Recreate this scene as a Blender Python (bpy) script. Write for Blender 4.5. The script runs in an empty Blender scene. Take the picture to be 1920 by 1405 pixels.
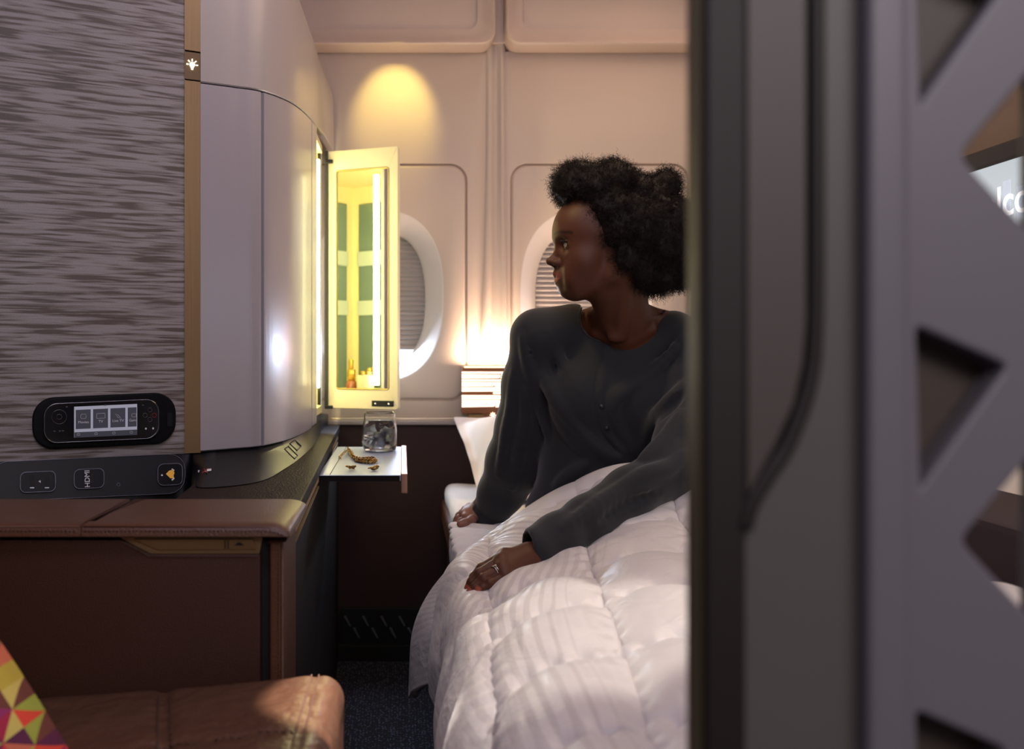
import bpy, bmesh, math, random
import numpy as np
from mathutils import Vector, Matrix
random.seed(7); rng = np.random.default_rng(7)
C = bpy.context.scene.collection
S = bpy.context.scene

# ------------------------------------------------------------------ camera, world, lights, exposure
F_PX, U0, V0, CAMZ = 1785.0, 755.0, 662.0, 0.95
cam = bpy.data.cameras.new('camera'); camo = bpy.data.objects.new('camera', cam); C.objects.link(camo)
camo.location = (0, 0, CAMZ); camo.rotation_euler = (math.pi/2, 0, 0)
cam.sensor_width = 36; cam.lens = F_PX/1920*36
cam.shift_x = (960-U0)/1920; cam.shift_y = -(702.5-V0)/1920
cam.clip_start = 0.02
cam.dof.use_dof = True; cam.dof.focus_distance = 1.8; cam.dof.aperture_fstop = 4.2
S.camera = camo
S.view_settings.view_transform = 'Standard'; S.view_settings.look = 'None'
S.view_settings.exposure = 0.2; S.view_settings.gamma = 1.0
S.cycles.max_bounces = 10; S.cycles.transparent_max_bounces = 16
S.cycles.sample_clamp_indirect = 6; S.cycles.use_denoising = True

def srgb(h):
    h = h.lstrip('#'); c = [int(h[i:i+2], 16)/255 for i in (0, 2, 4)]
    return tuple((x/12.92 if x <= 0.04045 else ((x+0.055)/1.055)**2.4) for x in c)
def P(u, v, Y):
    return Vector(((u-U0)*Y/F_PX, Y, CAMZ-(v-V0)*Y/F_PX))

w = bpy.data.worlds.new('world'); S.world = w; w.use_nodes = True
w.node_tree.nodes['Background'].inputs[0].default_value = (*srgb('#b9a9b0'), 1)
w.node_tree.nodes['Background'].inputs[1].default_value = 0.22

def light(name, kind, loc, target, energy, col, size=0.1, size_y=None, spot=None, blend=0.3, radius=None, spread=None):
    l = bpy.data.lights.new(name, kind); o = bpy.data.objects.new(name, l); C.objects.link(o)
    o.location = loc; d = Vector(target)-Vector(loc); o.rotation_euler = d.to_track_quat('-Z', 'Y').to_euler()
    l.energy = energy; l.color = col
    if kind == 'AREA':
        l.size = size
        if size_y: l.shape = 'RECTANGLE'; l.size_y = size_y
        if spread: l.spread = math.radians(spread)
    elif kind == 'SPOT':
        l.spot_size = math.radians(spot); l.spot_blend = blend; l.shadow_soft_size = radius if radius is not None else size
    else: l.shadow_soft_size = size
    return o
# cabin ceiling light over the bed, mood light over the aisle, ceiling reading spots, added fills for face and door
light('cabin_light', 'AREA', (0.75, 2.15, 2.06), (0.6, 2.3, 0), 7.5, srgb('#ffdcbc'), 0.9, 0.9)
light('aisle_light', 'AREA', (-0.1, 0.45, 2.06), (-0.1, 1.0, 0), 8.0, srgb('#e6dcff'), 0.7, 0.4)
light('suite_light', 'AREA', (0.1, 1.5, 2.06), (0.1, 2.6, 0.7), 3.0, srgb('#f2e4f0'), 0.4, 0.3)
light('wall_wash', 'SPOT', (-0.012, 2.76, 1.96), (-0.025, 3.0, 1.72), 6.5, srgb('#ffe078'), spot=50, blend=0.7, radius=0.01)
light('face_fill', 'SPOT', (-0.30, 1.70, 2.04), (0.36, 1.90, 1.08), 17.0, srgb('#ffe2a0'), spot=17, blend=0.8, radius=0.08)  # added spot with no fixture, brightens the left side of her face
light('door_fill', 'AREA', (0.55, -0.75, 1.75), (0.45, 0.6, 1.0), 18.0, srgb('#e2dadb'), 1.2, 0.5)  # added fill behind the camera, lifts the dark foreground door
light('daylight_gap', 'AREA', (-0.05, 3.045, 0.965), (0.0, 2.0, 0.62), 2.6, srgb('#cfe2ff'), 0.15, 0.05)
light('daylight_gap_2', 'AREA', (0.571, 3.045, 0.965), (0.5, 2.0, 0.9), 2.0, srgb('#cfe2ff'), 0.15, 0.05)
light('reading_spot', 'SPOT', (0.32, 0.75, 2.04), (-0.055, 1.09, 0.53), 330.0, srgb('#fff2ea'), spot=8, blend=0.15, radius=0.012)
light('bed_spot', 'SPOT', (0.55, 0.95, 2.04), (0.15, 1.12, 0.58), 42.0, srgb('#fff6ee'), spot=19, blend=0.35, radius=0.02)

# ------------------------------------------------------------------ materials
def M(name, col, rough=0.5, metal=0.0, bump=0, bscale=200, var=0, vscale=20, emit=None, estr=0, coat=0, sheen=0, trans=0, ior=1.45, spec=0.5, stretch=None, sss=0, detail=3, bdist=0.002, alpha=1):
    m = bpy.data.materials.new(name); m.use_nodes = True
    nt = m.node_tree; b = nt.nodes['Principled BSDF']
    c = srgb(col) if isinstance(col, str) else col
    b.inputs['Base Color'].default_value = (*c, 1); b.inputs['Roughness'].default_value = rough
    b.inputs['Metallic'].default_value = metal; b.inputs['IOR'].default_value = ior
    b.inputs['Specular IOR Level'].default_value = spec
    b.inputs['Coat Weight'].default_value = coat; b.inputs['Coat Roughness'].default_value = 0.15
    b.inputs['Sheen Weight'].default_value = sheen; b.inputs['Sheen Roughness'].default_value = 0.5
    b.inputs['Transmission Weight'].default_value = trans
    if sss: b.inputs['Subsurface Weight'].default_value = sss; b.inputs['Subsurface Scale'].default_value = 0.004
    if emit: b.inputs['Emission Color'].default_value = (*srgb(emit), 1); b.inputs['Emission Strength'].default_value = estr
    if bump or var:
        tc = nt.nodes.new('ShaderNodeTexCoord'); src = tc.outputs['Object']
        if stretch:
            mp = nt.nodes.new('ShaderNodeMapping'); mp.inputs['Scale'].default_value = stretch
            nt.links.new(src, mp.inputs[0]); src = mp.outputs[0]
    if bump:
        n = nt.nodes.new('ShaderNodeTexNoise'); n.inputs['Scale'].default_value = bscale; n.inputs['Detail'].default_value = detail
        nt.links.new(src, n.inputs['Vector']); bp = nt.nodes.new('ShaderNodeBump')
        bp.inputs['Strength'].default_value = bump; bp.inputs['Distance'].default_value = bdist
        nt.links.new(n.outputs['Fac'], bp.inputs['Height']); nt.links.new(bp.outputs[0], b.inputs['Normal'])
    if var:
        n2 = nt.nodes.new('ShaderNodeTexNoise'); n2.inputs['Scale'].default_value = vscale; n2.inputs['Detail'].default_value = 5
        nt.links.new(src, n2.inputs['Vector']); hs = nt.nodes.new('ShaderNodeMix'); hs.data_type = 'RGBA'
        nt.links.new(n2.outputs['Fac'], hs.inputs['Factor'])
        hs.inputs['A'].default_value = (*[x*(1-var) for x in c], 1); hs.inputs['B'].default_value = (*[min(1, x*(1+var)) for x in c], 1)
        nt.links.new(hs.outputs['Result'], b.inputs['Base Color'])
    return m
def nodes(m): return m.node_tree, m.node_tree.nodes['Principled BSDF']

MAT = {}
MAT['wall'] = M('wall_plastic', '#c0b1a6', 0.5, bump=0.12, bscale=900)
MAT['bin'] = M('bin_plastic', '#c8b6ac', 0.45, bump=0.1, bscale=900)
MAT['surround'] = M('window_surround', '#d2cbc7', 0.4)
MAT['groove'] = M('groove_rubber', '#a39184', 0.6)
MAT['shade'] = M('pleated_shade', '#a39c9a', 0.8)
MAT['pane'] = M('lit_pane', '#dfefff', 0.3, emit='#d9ecff', estr=7.0)
MAT['maroon'] = M('maroon_fabric_wall', '#2a1718', 0.8, bump=0.4, bscale=700, var=0.15, vscale=300)
MAT['ledge'] = M('dark_leather_ledge', '#211614', 0.6, spec=.12, bump=0.9, bscale=260, detail=2, bdist=0.003)
MAT['side'] = M('console_side', '#171011', 0.7, spec=.2, bump=0.3, bscale=600)
MAT['ledgewall'] = M('grey_sill', '#8d8283', 0.4)
MAT['sillstrip'] = M('pale_metal_strip', '#cfc0a8', 0.3, metal=0.6)
MAT['gold'] = M('brushed_bronze', '#8b7150', 0.42, metal=0.55, bump=0.15, bscale=200, stretch=(1, 1, .02))
MAT['goldlit'] = M('pale_gold', '#b79563', 0.35, metal=0.5)
MAT['cab'] = M('grey_lacquer', '#a5a0a6', 0.3, metal=0.15, bump=0.06, bscale=1200, coat=0.25)
MAT['cabup'] = M('warm_lacquer', '#a79f9d', 0.36, bump=0.05, bscale=1200, coat=0.2)
MAT['dark'] = M('dark_gap', '#0b0a0b', 0.7)
MAT['band'] = M('black_soft_touch', '#09090e', 0.36, spec=.16, bump=0.15, bscale=700)
MAT['bandmetal'] = M('black_button', '#111117', 0.45, spec=.25)
MAT['chrome'] = M('dim_chrome', '#9c9ca4', 0.25, metal=1)
MAT['thinline'] = M('grey_outline', '#6a6a74', 0.3, metal=0.8)
MAT['white'] = M('white_print', '#d8d8dc', 0.5)
MAT['red'] = M('red_print', '#a02020', 0.5)
MAT['amber'] = M('amber_print', '#b8862f', 0.5, emit='#b8862f', estr=0.4)
MAT['glow'] = M('icon_glow', '#fff4dc', 0.5, emit='#fff0d0', estr=3.0)
MAT['brown'] = M('brown_leather', '#523220', 0.40, bump=0.55, bscale=420, var=0.12, vscale=12, coat=0.05, detail=2, bdist=0.0015)
MAT['brown_side'] = M('brown_leather_side', '#3c2013', 0.55, bump=0.45, bscale=500, detail=2, bdist=0.001)
MAT['seat'] = M('creased_leather', '#54392a', 0.30, bump=0.9, bscale=38, var=0.12, vscale=15, detail=7, bdist=0.006)
MAT['thread'] = M('stitch_thread', '#6a4c3c', 0.6)
MAT['threaddark'] = M('dark_stitch', '#3d2219', 0.7)
MAT['door'] = M('vanity_lacquer', '#ded4b0', 0.38, coat=0.2)
MAT['mirror'] = M('mirror_silver', '#f4f4ee', 0.01, metal=1)
MAT['vanin'] = M('vanity_cream', '#e2d9a8', 0.45)
MAT['teal'] = M('teal_glass', '#66796f', 0.15, coat=0.3)
MAT['tealc'] = M('sage_band', '#b4c0b4', 0.3)
MAT['strip'] = M('vanity_light_strip', '#fff3b0', 0.4, emit='#fff2b4', estr=52.0)
MAT['lampwood'] = M('copper_bronze', '#8a5a3c', 0.4, metal=0.35)
MAT['lampglow'] = M('lamp_slats', '#fff6ea', 0.5, emit='#ffe6cc', estr=1.5)
MAT['sheet'] = M('white_sheet', '#dcd6d6', 0.8, bump=0.35, bscale=45, sheen=0.2, detail=5, bdist=0.004)
MAT['pillow'] = M('white_pillow', '#d8d0cf', 0.8, bump=0.4, bscale=25, sheen=0.2, detail=5, bdist=0.005)
MAT['tray'] = M('tray_top', '#b2c1e2', 0.34, metal=0.35, bump=0.25, bscale=300, detail=2)  # pale blue stands in for window daylight reflected off the tray
MAT['copper'] = M('pink_metal', '#c49a86', 0.3, metal=0.8)
MAT['jewel'] = M('old_gold', '#8c6a34', 0.25, metal=1)
MAT['silver'] = M('silver', '#e0dcd8', 0.15, metal=1)
def glassmat(name, ior, col='#ffffff', rough=0.0):
    m = bpy.data.materials.new(name); m.use_nodes = True; nt = m.node_tree; nt.nodes.clear()
    g = nt.nodes.new('ShaderNodeBsdfGlass'); g.inputs['IOR'].default_value = ior; g.inputs['Color'].default_value = (*srgb(col), 1); g.inputs['Roughness'].default_value = rough
    o = nt.nodes.new('ShaderNodeOutputMaterial'); nt.links.new(g.outputs[0], o.inputs[0]); return m
MAT['glass'] = glassmat('clear_glass', 1.47); MAT['water'] = glassmat('water', 1.33); MAT['ice'] = glassmat('ice', 1.22, '#f4f8ff', 0.05)
nt = MAT['ice'].node_tree; g_ = [n for n in nt.nodes if n.type == 'BSDF_GLASS'][0]; d_ = nt.nodes.new('ShaderNodeBsdfTranslucent'); d_.inputs[0].default_value = (.9, .92, 1, 1); mxs = nt.nodes.new('ShaderNodeMixShader'); mxs.inputs[0].default_value = .14
nt.links.new(g_.outputs[0], mxs.inputs[1]); nt.links.new(d_.outputs[0], mxs.inputs[2]); nt.links.new(mxs.outputs[0], [n for n in nt.nodes if n.type == 'OUTPUT_MATERIAL'][0].inputs[0])
# carpet
m = M('carpet', '#12131f', 0.95, bump=0.8, bscale=500); nt, b = nodes(m)
tc = nt.nodes.new('ShaderNodeTexCoord'); vo = nt.nodes.new('ShaderNodeTexVoronoi'); vo.inputs['Scale'].default_value = 130; vo.inputs['Randomness'].default_value = 0.55
cr = nt.nodes.new('ShaderNodeValToRGB'); cr.color_ramp.elements[0].color = (*srgb('#6b6f8c'), 1); cr.color_ramp.elements[0].position = 0.12
cr.color_ramp.elements[1].color = (*srgb('#10111c'), 1); cr.color_ramp.elements[1].position = 0.36
nt.links.new(tc.outputs['Object'], vo.inputs['Vector']); nt.links.new(vo.outputs['Distance'], cr.inputs[0]); nt.links.new(cr.outputs[0], b.inputs['Base Color']); MAT['carpet'] = m
# woven streak panel (object space: x along panel, z up)
m = M('woven_streak_panel', '#7c716c', 0.55); nt, b = nodes(m)
tc = nt.nodes.new('ShaderNodeTexCoord'); mp = nt.nodes.new('ShaderNodeMapping'); mp.inputs['Scale'].default_value = (9, 1, 150)
mp.inputs['Rotation'].default_value = (0, 0.012, 0)
n = nt.nodes.new('ShaderNodeTexNoise'); n.inputs['Scale'].default_value = 1.0; n.inputs['Detail'].default_value = 2.5; n.inputs['Distortion'].default_value = 0.35
cr = nt.nodes.new('ShaderNodeValToRGB'); e = cr.color_ramp.elements
e[0].position = 0.40; e[0].color = (*srgb('#584d45'), 1); e[1].position = 0.56; e[1].color = (*srgb('#918a88'), 1)
x = e.new(0.47); x.color = (*srgb('#7a706b'), 1)
nt.links.new(tc.outputs['Object'], mp.inputs[0]); nt.links.new(mp.outputs[0], n.inputs['Vector']); nt.links.new(n.outputs['Fac'], cr.inputs[0])
g = nt.nodes.new('ShaderNodeTexNoise'); g.inputs['Scale'].default_value = 700; nt.links.new(tc.outputs['Object'], g.inputs['Vector'])
mx = nt.nodes.new('ShaderNodeMix'); mx.data_type = 'RGBA'; mx.blend_type = 'OVERLAY'; mx.inputs['Factor'].default_value = 0.5
nt.links.new(cr.outputs[0], mx.inputs['A']); nt.links.new(g.outputs['Fac'], mx.inputs['B']); nt.links.new(mx.outputs['Result'], b.inputs['Base Color'])
bp = nt.nodes.new('ShaderNodeBump'); bp.inputs['Strength'].default_value = 0.4; bp.inputs['Distance'].default_value = 0.002
nt.links.new(n.outputs['Fac'], bp.inputs['Height']); nt.links.new(bp.outputs[0], b.inputs['Normal']); MAT['weave'] = m
# duvet: satin stripe woven across, from UV
m = M('duvet_satin', '#e2dcdc', 0.7, sheen=0.25); nt, b = nodes(m)
uv = nt.nodes.new('ShaderNodeUVMap'); sx = nt.nodes.new('ShaderNodeSeparateXYZ'); nt.links.new(uv.outputs[0], sx.inputs[0])
ma = nt.nodes.new('ShaderNodeMath'); ma.operation = 'MULTIPLY'; ma.inputs[1].default_value = 2*math.pi/0.017
sn = nt.nodes.new('ShaderNodeMath'); sn.operation = 'SINE'; cr = nt.nodes.new('ShaderNodeValToRGB')
cr.color_ramp.elements[0].position = 0.42; cr.color_ramp.elements[0].color = (*srgb('#cdc5bd'), 1)
cr.color_ramp.elements[1].position = 0.58; cr.color_ramp.elements[1].color = (*srgb('#ddd6ce'), 1)
mr = nt.nodes.new('ShaderNodeMapRange'); mr.inputs['From Min'].default_value = -1
nt.links.new(sx.outputs[0], ma.inputs[0]); nt.links.new(ma.outputs[0], sn.inputs[0]); nt.links.new(sn.outputs[0], mr.inputs[0]); mk_ = nt.nodes.new('ShaderNodeMapRange'); mk_.inputs['From Min'].default_value = .36; mk_.inputs['From Max'].default_value = .50; mk_.inputs['To Min'].default_value = 0; mk_.inputs['To Max'].default_value = .86; nt.links.new(sx.outputs[0], mk_.inputs[0])
mm_ = nt.nodes.new('ShaderNodeMix'); nt.links.new(mk_.outputs[0], mm_.inputs[0]); nt.links.new(mr.outputs[0], mm_.inputs[2]); mm_.inputs[3].default_value = 1.0; mr = mm_
nt.links.new(mr.outputs[0], cr.inputs[0]); nt.links.new(cr.outputs[0], b.inputs['Base Color'])
r2 = nt.nodes.new('ShaderNodeMapRange'); r2.inputs['To Min'].default_value = .75; r2.inputs['To Max'].default_value = .38; nt.links.new(mr.outputs[0], r2.inputs[0]); nt.links.new(r2.outputs[0], b.inputs['Roughness'])
tc = nt.nodes.new('ShaderNodeTexCoord'); n = nt.nodes.new('ShaderNodeTexNoise'); n.inputs['Scale'].default_value = 22; n.inputs['Detail'].default_value = 6; n.inputs['Distortion'].default_value = 0.6
bp = nt.nodes.new('ShaderNodeBump'); bp.inputs['Strength'].default_value = 0.7; bp.inputs['Distance'].default_value = 0.008
nt.links.new(tc.outputs['Object'], n.inputs['Vector']); nt.links.new(n.outputs['Fac'], bp.inputs['Height']); nt.links.new(bp.outputs[0], b.inputs['Normal']); MAT['duvet'] = m
# attribute-coloured materials
def attrmat(name, rough, bump=0, bscale=100, **k):
    m = M(name, '#ffffff', rough, bump=bump, bscale=bscale, **k); nt, b = nodes(m)
    a = nt.nodes.new('ShaderNodeVertexColor'); a.layer_name = 'Col'; nt.links.new(a.outputs[0], b.inputs['Base Color']); return m
MAT['skin'] = attrmat('deep_brown_skin', 0.5, spec=.35, bump=0.12, bscale=900, detail=2, bdist=0.0006)
MAT['patch'] = attrmat('triangle_print', 0.8, bump=0.2, bscale=900)
MAT['shirt'] = M('charcoal_jersey', '#1d1f22', 0.85, bump=0.25, bscale=900, sheen=0.2, bdist=0.0008)
MAT['hair'] = M('black_coil_hair', '#1b130f', 0.6, spec=.22)
MAT['eye'] = M('eye_white', '#a89c90', 0.25, coat=0.3); MAT['iris'] = M('dark_iris', '#1c0f08', 0.12, coat=0.8)
# door foreground
MAT['doorgrey'] = M('grey_door_lacquer', '#55504f', 0.5)
MAT['doorblue'] = M('lilac_grey_lacquer', '#68636b', 0.45)
MAT['gasket'] = M('dark_maroon_gasket', '#170c0d', 0.6)
MAT['inlay'] = M('bronze_inlay', '#40362f', 0.5)
MAT['doortan'] = M('olive_edge', '#5d553f', 0.5)

# ------------------------------------------------------------------ helpers
def link(name, me, mat, parent=None, smooth=False):
    o = bpy.data.objects.new(name, me); C.objects.link(o)
    if mat is not None:
        for mm in (mat if isinstance(mat, (list, tuple)) else [mat]): me.materials.append(mm)
    if parent is not None: o.parent = parent
    if smooth: me.polygons.foreach_set('use_smooth', [True]*len(me.polygons))
    return o
def mesh(name, vs, fs, mat, parent=None, smooth=False):
    me = bpy.data.meshes.new(name); me.from_pydata([tuple(v) for v in vs], [], [tuple(f) for f in fs]); me.update()
    return link(name, me, mat, parent, smooth)
def fast_mesh(name, V, Q, mat, parent=None, smooth=True):
    V = np.asarray(V, np.float32); Q = np.asarray(Q, np.int32); k = Q.shape[1]
    me = bpy.data.meshes.new(name); me.vertices.add(len(V)); me.vertices.foreach_set('co', V.ravel())
    me.loops.add(Q.size); me.loops.foreach_set('vertex_index', Q.ravel()); me.polygons.add(len(Q))
    me.polygons.foreach_set('loop_start', np.arange(0, Q.size, k, dtype=np.int32)); me.update(calc_edges=True); me.validate()
    return link(name, me, mat, parent, smooth)
def thing(name, label, cat, loc=(0, 0, 0), group=None):
    o = bpy.data.objects.new(name, None); C.objects.link(o); o.empty_display_size = 0.05
    o.location = loc; tag(o, label, cat, group); return o
def tag(o, label, cat, group=None):
    o['label'] = label; o['category'] = cat
    if group: o['group'] = group
    return o
def struct(o): o['kind'] = 'structure'; return o
def place(o, parent):       # world-built part under an empty at its own location
    o.parent = parent; o.matrix_parent_inverse = Matrix.Translation(-parent.location); return o
def finish(bm, name, mat, parent=None, smooth=False, bevel=0, seg=2):
    if bevel:
        bmesh.ops.remove_doubles(bm, verts=bm.verts[:], dist=1e-6)
        bmesh.ops.bevel(bm, geom=[e for e in bm.edges if len(e.link_faces) == 2 and e.calc_face_angle(0) > 0.5], offset=bevel, segments=seg, affect='EDGES', profile=0.7, clamp_overlap=True)
    bmesh.ops.recalc_face_normals(bm, faces=bm.faces[:])
    me = bpy.data.meshes.new(name); bm.to_mesh(me); bm.free()
    o = link(name, me, mat, None, smooth)
    if parent is not None: place(o, parent)
    return o
def add_box(bm, x0, x1, y0, y1, z0, z1):
    vs = [bm.verts.new(p) for p in ((x0, y0, z0), (x1, y0, z0), (x1, y1, z0), (x0, y1, z0), (x0, y0, z1), (x1, y0, z1), (x1, y1, z1), (x0, y1, z1))]
    for f in ((0, 3, 2, 1), (4, 5, 6, 7), (0, 1, 5, 4), (1, 2, 6, 5), (2, 3, 7, 6), (3, 0, 4, 7)): bm.faces.new([vs[i] for i in f])
def box(name, b, mat, parent=None, bevel=0, seg=2, smooth=False):
    bm = bmesh.new(); add_box(bm, *b); return finish(bm, name, mat, parent, smooth, bevel, seg)
def add_prism(bm, pts, d):
    d = Vector(d); a = [bm.verts.new(Vector(p)) for p in pts]; c = [bm.verts.new(Vector(p)+d) for p in pts]; n = len(a)
    bm.faces.new(a); bm.faces.new(c[::-1])
    for i in range(n): bm.faces.new((a[i], c[i], c[(i+1) % n], a[(i+1) % n]))
def prism(name, pts, d, mat, parent=None, bevel=0, seg=2, smooth=False):
    bm = bmesh.new(); add_prism(bm, pts, d); return finish(bm, name, mat, parent, smooth, bevel, seg)
def add_tube(bm, path, r, n=8, cap=True, closed=False):
    path = [Vector(p) for p in path]; rs = r if isinstance(r, (list, tuple)) else [r]*len(path); rings = []; up = None
    for i, p in enumerate(path):
        if closed: t = path[(i+1) % len(path)]-path[i-1]
        else: t = path[min(i+1, len(path)-1)]-path[max(i-1, 0)]
        t.normalize()
        if up is None:
            up = t.orthogonal().normalized()
        up = (up-t*up.dot(t)); up = up.normalized() if up.length > 1e-6 else t.orthogonal().normalized()
        s = t.cross(up)
        rings.append([bm.verts.new(p+(up*math.cos(a)+s*math.sin(a))*rs[i]) for a in [2*math.pi*k/n for k in range(n)]])
    m = len(rings)
    for i in range(m if closed else m-1):
        A, B = rings[i], rings[(i+1) % m]
        for k in range(n): bm.faces.new((A[k], A[(k+1) % n], B[(k+1) % n], B[k]))
    if cap and not closed: bm.faces.new(rings[0][::-1]); bm.faces.new(rings[-1])
def tube(name, path, r, mat, parent=None, n=8, closed=False):
    bm = bmesh.new(); add_tube(bm, path, r, n, True, closed); return finish(bm, name, mat, parent, True)
def lathe(name, prof, mat, loc=(0, 0, 0), parent=None, n=48, axis=None, closed=False):
    bm = bmesh.new(); rings = []
    for r, z in prof: rings.append([bm.verts.new((max(r, 1e-5)*math.cos(2*math.pi*k/n), max(r, 1e-5)*math.sin(2*math.pi*k/n), z)) for k in range(n)])
    m = len(rings)
    for i in range(m if closed else m-1):
        A, B = rings[i], rings[(i+1) % m]
        for k in range(n): bm.faces.new((A[k], A[(k+1) % n], B[(k+1) % n], B[k]))
    bmesh.ops.remove_doubles(bm, verts=bm.verts[:], dist=1e-5)
    T = Matrix.Translation(loc)
    if axis is not None: T = T @ Vector(axis).to_track_quat('Z', 'Y').to_matrix().to_4x4()
    bmesh.ops.transform(bm, matrix=T, verts=bm.verts[:])
    return finish(bm, name, mat, parent, True)
def catmull(pts, n):
    pts = [np.array(p, float) for p in pts]; P_ = [2*pts[0]-pts[1]]+pts+[2*pts[-1]-pts[-2]]; out = []
    for i in range(1, len(P_)-2):
        for k in range(n):
            t = k/n; a, b_, c, d = P_[i-1:i+3]
            out.append(0.5*((2*b_)+(-a+c)*t+(2*a-5*b_+4*c-d)*t*t+(-a+3*b_-3*c+d)*t**3))
    out.append(pts[-1]); return out
def rrect(cx, cz, hx, hz, r, N=96):   # rounded rectangle sampled by side arclength share, consistent across loops
    out = []
    cs = [(1, 1, 0), (-1, 1, 90), (-1, -1, 180), (1, -1, 270)]
    q = N//4; h = q//2
    for (sx, sz, a0) in cs:
        for k in range(h+1):
            a = math.radians(a0+90*k/h); out.append((cx+sx*(hx-r)+r*math.cos(a), cz+sz*(hz-r)+r*math.sin(a)))
        nx = cs[(cs.index((sx, sz, a0))+1) % 4]
        p = out[-1]; a = math.radians(nx[2]); e_ = (cx+nx[0]*(hx-r)+r*math.cos(a), cz+nx[1]*(hz-r)+r*math.sin(a))
        for k in range(1, q-h): t = k/(q-h); out.append((p[0]+(e_[0]-p[0])*t, p[1]+(e_[1]-p[1])*t))
    return out
def oval(cx, cz, hx, hz, n=2.6, N=96):
    ref = rrect(0, 0, 1, 1, 0.999, N); out = []
    for (x, z) in rrect(0, 0, 1, 1, 0.6, N):
        a = math.atan2(z, x); c, s = math.cos(a), math.sin(a)
        k = (abs(c)**n+abs(s)**n)**(-1/n); out.append((cx+hx*k*c, cz+hz*k*s))
    return out
def loops_mesh(name, loops, mat, parent=None, cap=True, smooth=False, mats=None):
    vs = []; fs = []; N = len(loops[0][0])
    for pts, y in loops: vs += [(x, y, z) for x, z in pts]
    mi = []
    for i in range(len(loops)-1):
        for k in range(N): fs.append((i*N+k, (i+1)*N+k, (i+1)*N+(k+1) % N, i*N+(k+1) % N)); mi.append(mats[i] if mats else 0)
    if cap: fs.append(tuple((len(loops)-1)*N+k for k in range(N))); mi.append(mats[-1] if mats else 0)
    me = bpy.data.meshes.new(name); me.from_pydata(vs, [], fs); me.update(); o = link(name, me, mat, None, smooth)
    me.polygons.foreach_set('material_index', mi)
    if parent is not None: place(o, parent)
    return o
def autosmooth(o, ang=40):
    o.data.polygons.foreach_set('use_smooth', [True]*len(o.data.polygons))
    o.data.set_sharp_from_angle(angle=math.radians(ang)); return o
def text(name, body, size, mat, M4, parent=None, extrude=0.0004, bold=0):
    c = bpy.data.curves.new(name, 'FONT'); c.body = body; c.size = size; c.extrude = extrude; c.align_x = 'CENTER'; c.align_y = 'CENTER'; c.offset = bold
    o = bpy.data.objects.new(name, c); C.objects.link(o); c.materials.append(mat); o.matrix_world = M4
    bpy.context.view_layer.update(); me = bpy.data.meshes.new_from_object(o.evaluated_get(bpy.context.evaluated_depsgraph_get())); me.transform(M4); bpy.data.objects.remove(o)
    me.materials.clear(); return place(link(name, me, mat), parent)
def frame_matrix(o, ex, ez):  # columns: text x axis, text y axis (up), normal
    ex = Vector(ex).normalized(); ez = Vector(ez).normalized(); n = ex.cross(ez).normalized()
    return Matrix(((ex.x, ez.x, n.x, o[0]), (ex.y, ez.y, n.y, o[1]), (ex.z, ez.z, n.z, o[2]), (0, 0, 0, 1)))
def plane_hit(u, v, p0, n):
    d = Vector(((u-U0)/F_PX, 1, -(v-V0)/F_PX)); o = Vector((0, 0, CAMZ)); t = (Vector(p0)-o).dot(n)/d.dot(n); return o+d*t
# ------------------------------------------------------------------ the setting
struct(box('floor', (-2.2, 1.6, -1.0, 3.1, -0.05, 0), MAT['carpet']))
struct(box('ceiling', (-2.2, 1.6, -1.0, 3.2, 2.10, 2.16), MAT['bin']))
struct(box('wall_right', (1.06, 1.12, 0.60, 3.2, 0, 2.10), M('bronze_wall', '#6a5547', 0.5)))
struct(box('wall_left', (-2.0, -1.94, -1.0, 3.2, 0, 2.10), MAT['maroon']))
k3 = 3.0/F_PX
def wx(u, Y=3.0): return (u-U0)*Y/F_PX
def wz(v, Y=3.0): return CAMZ-(v-V0)*Y/F_PX
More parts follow.
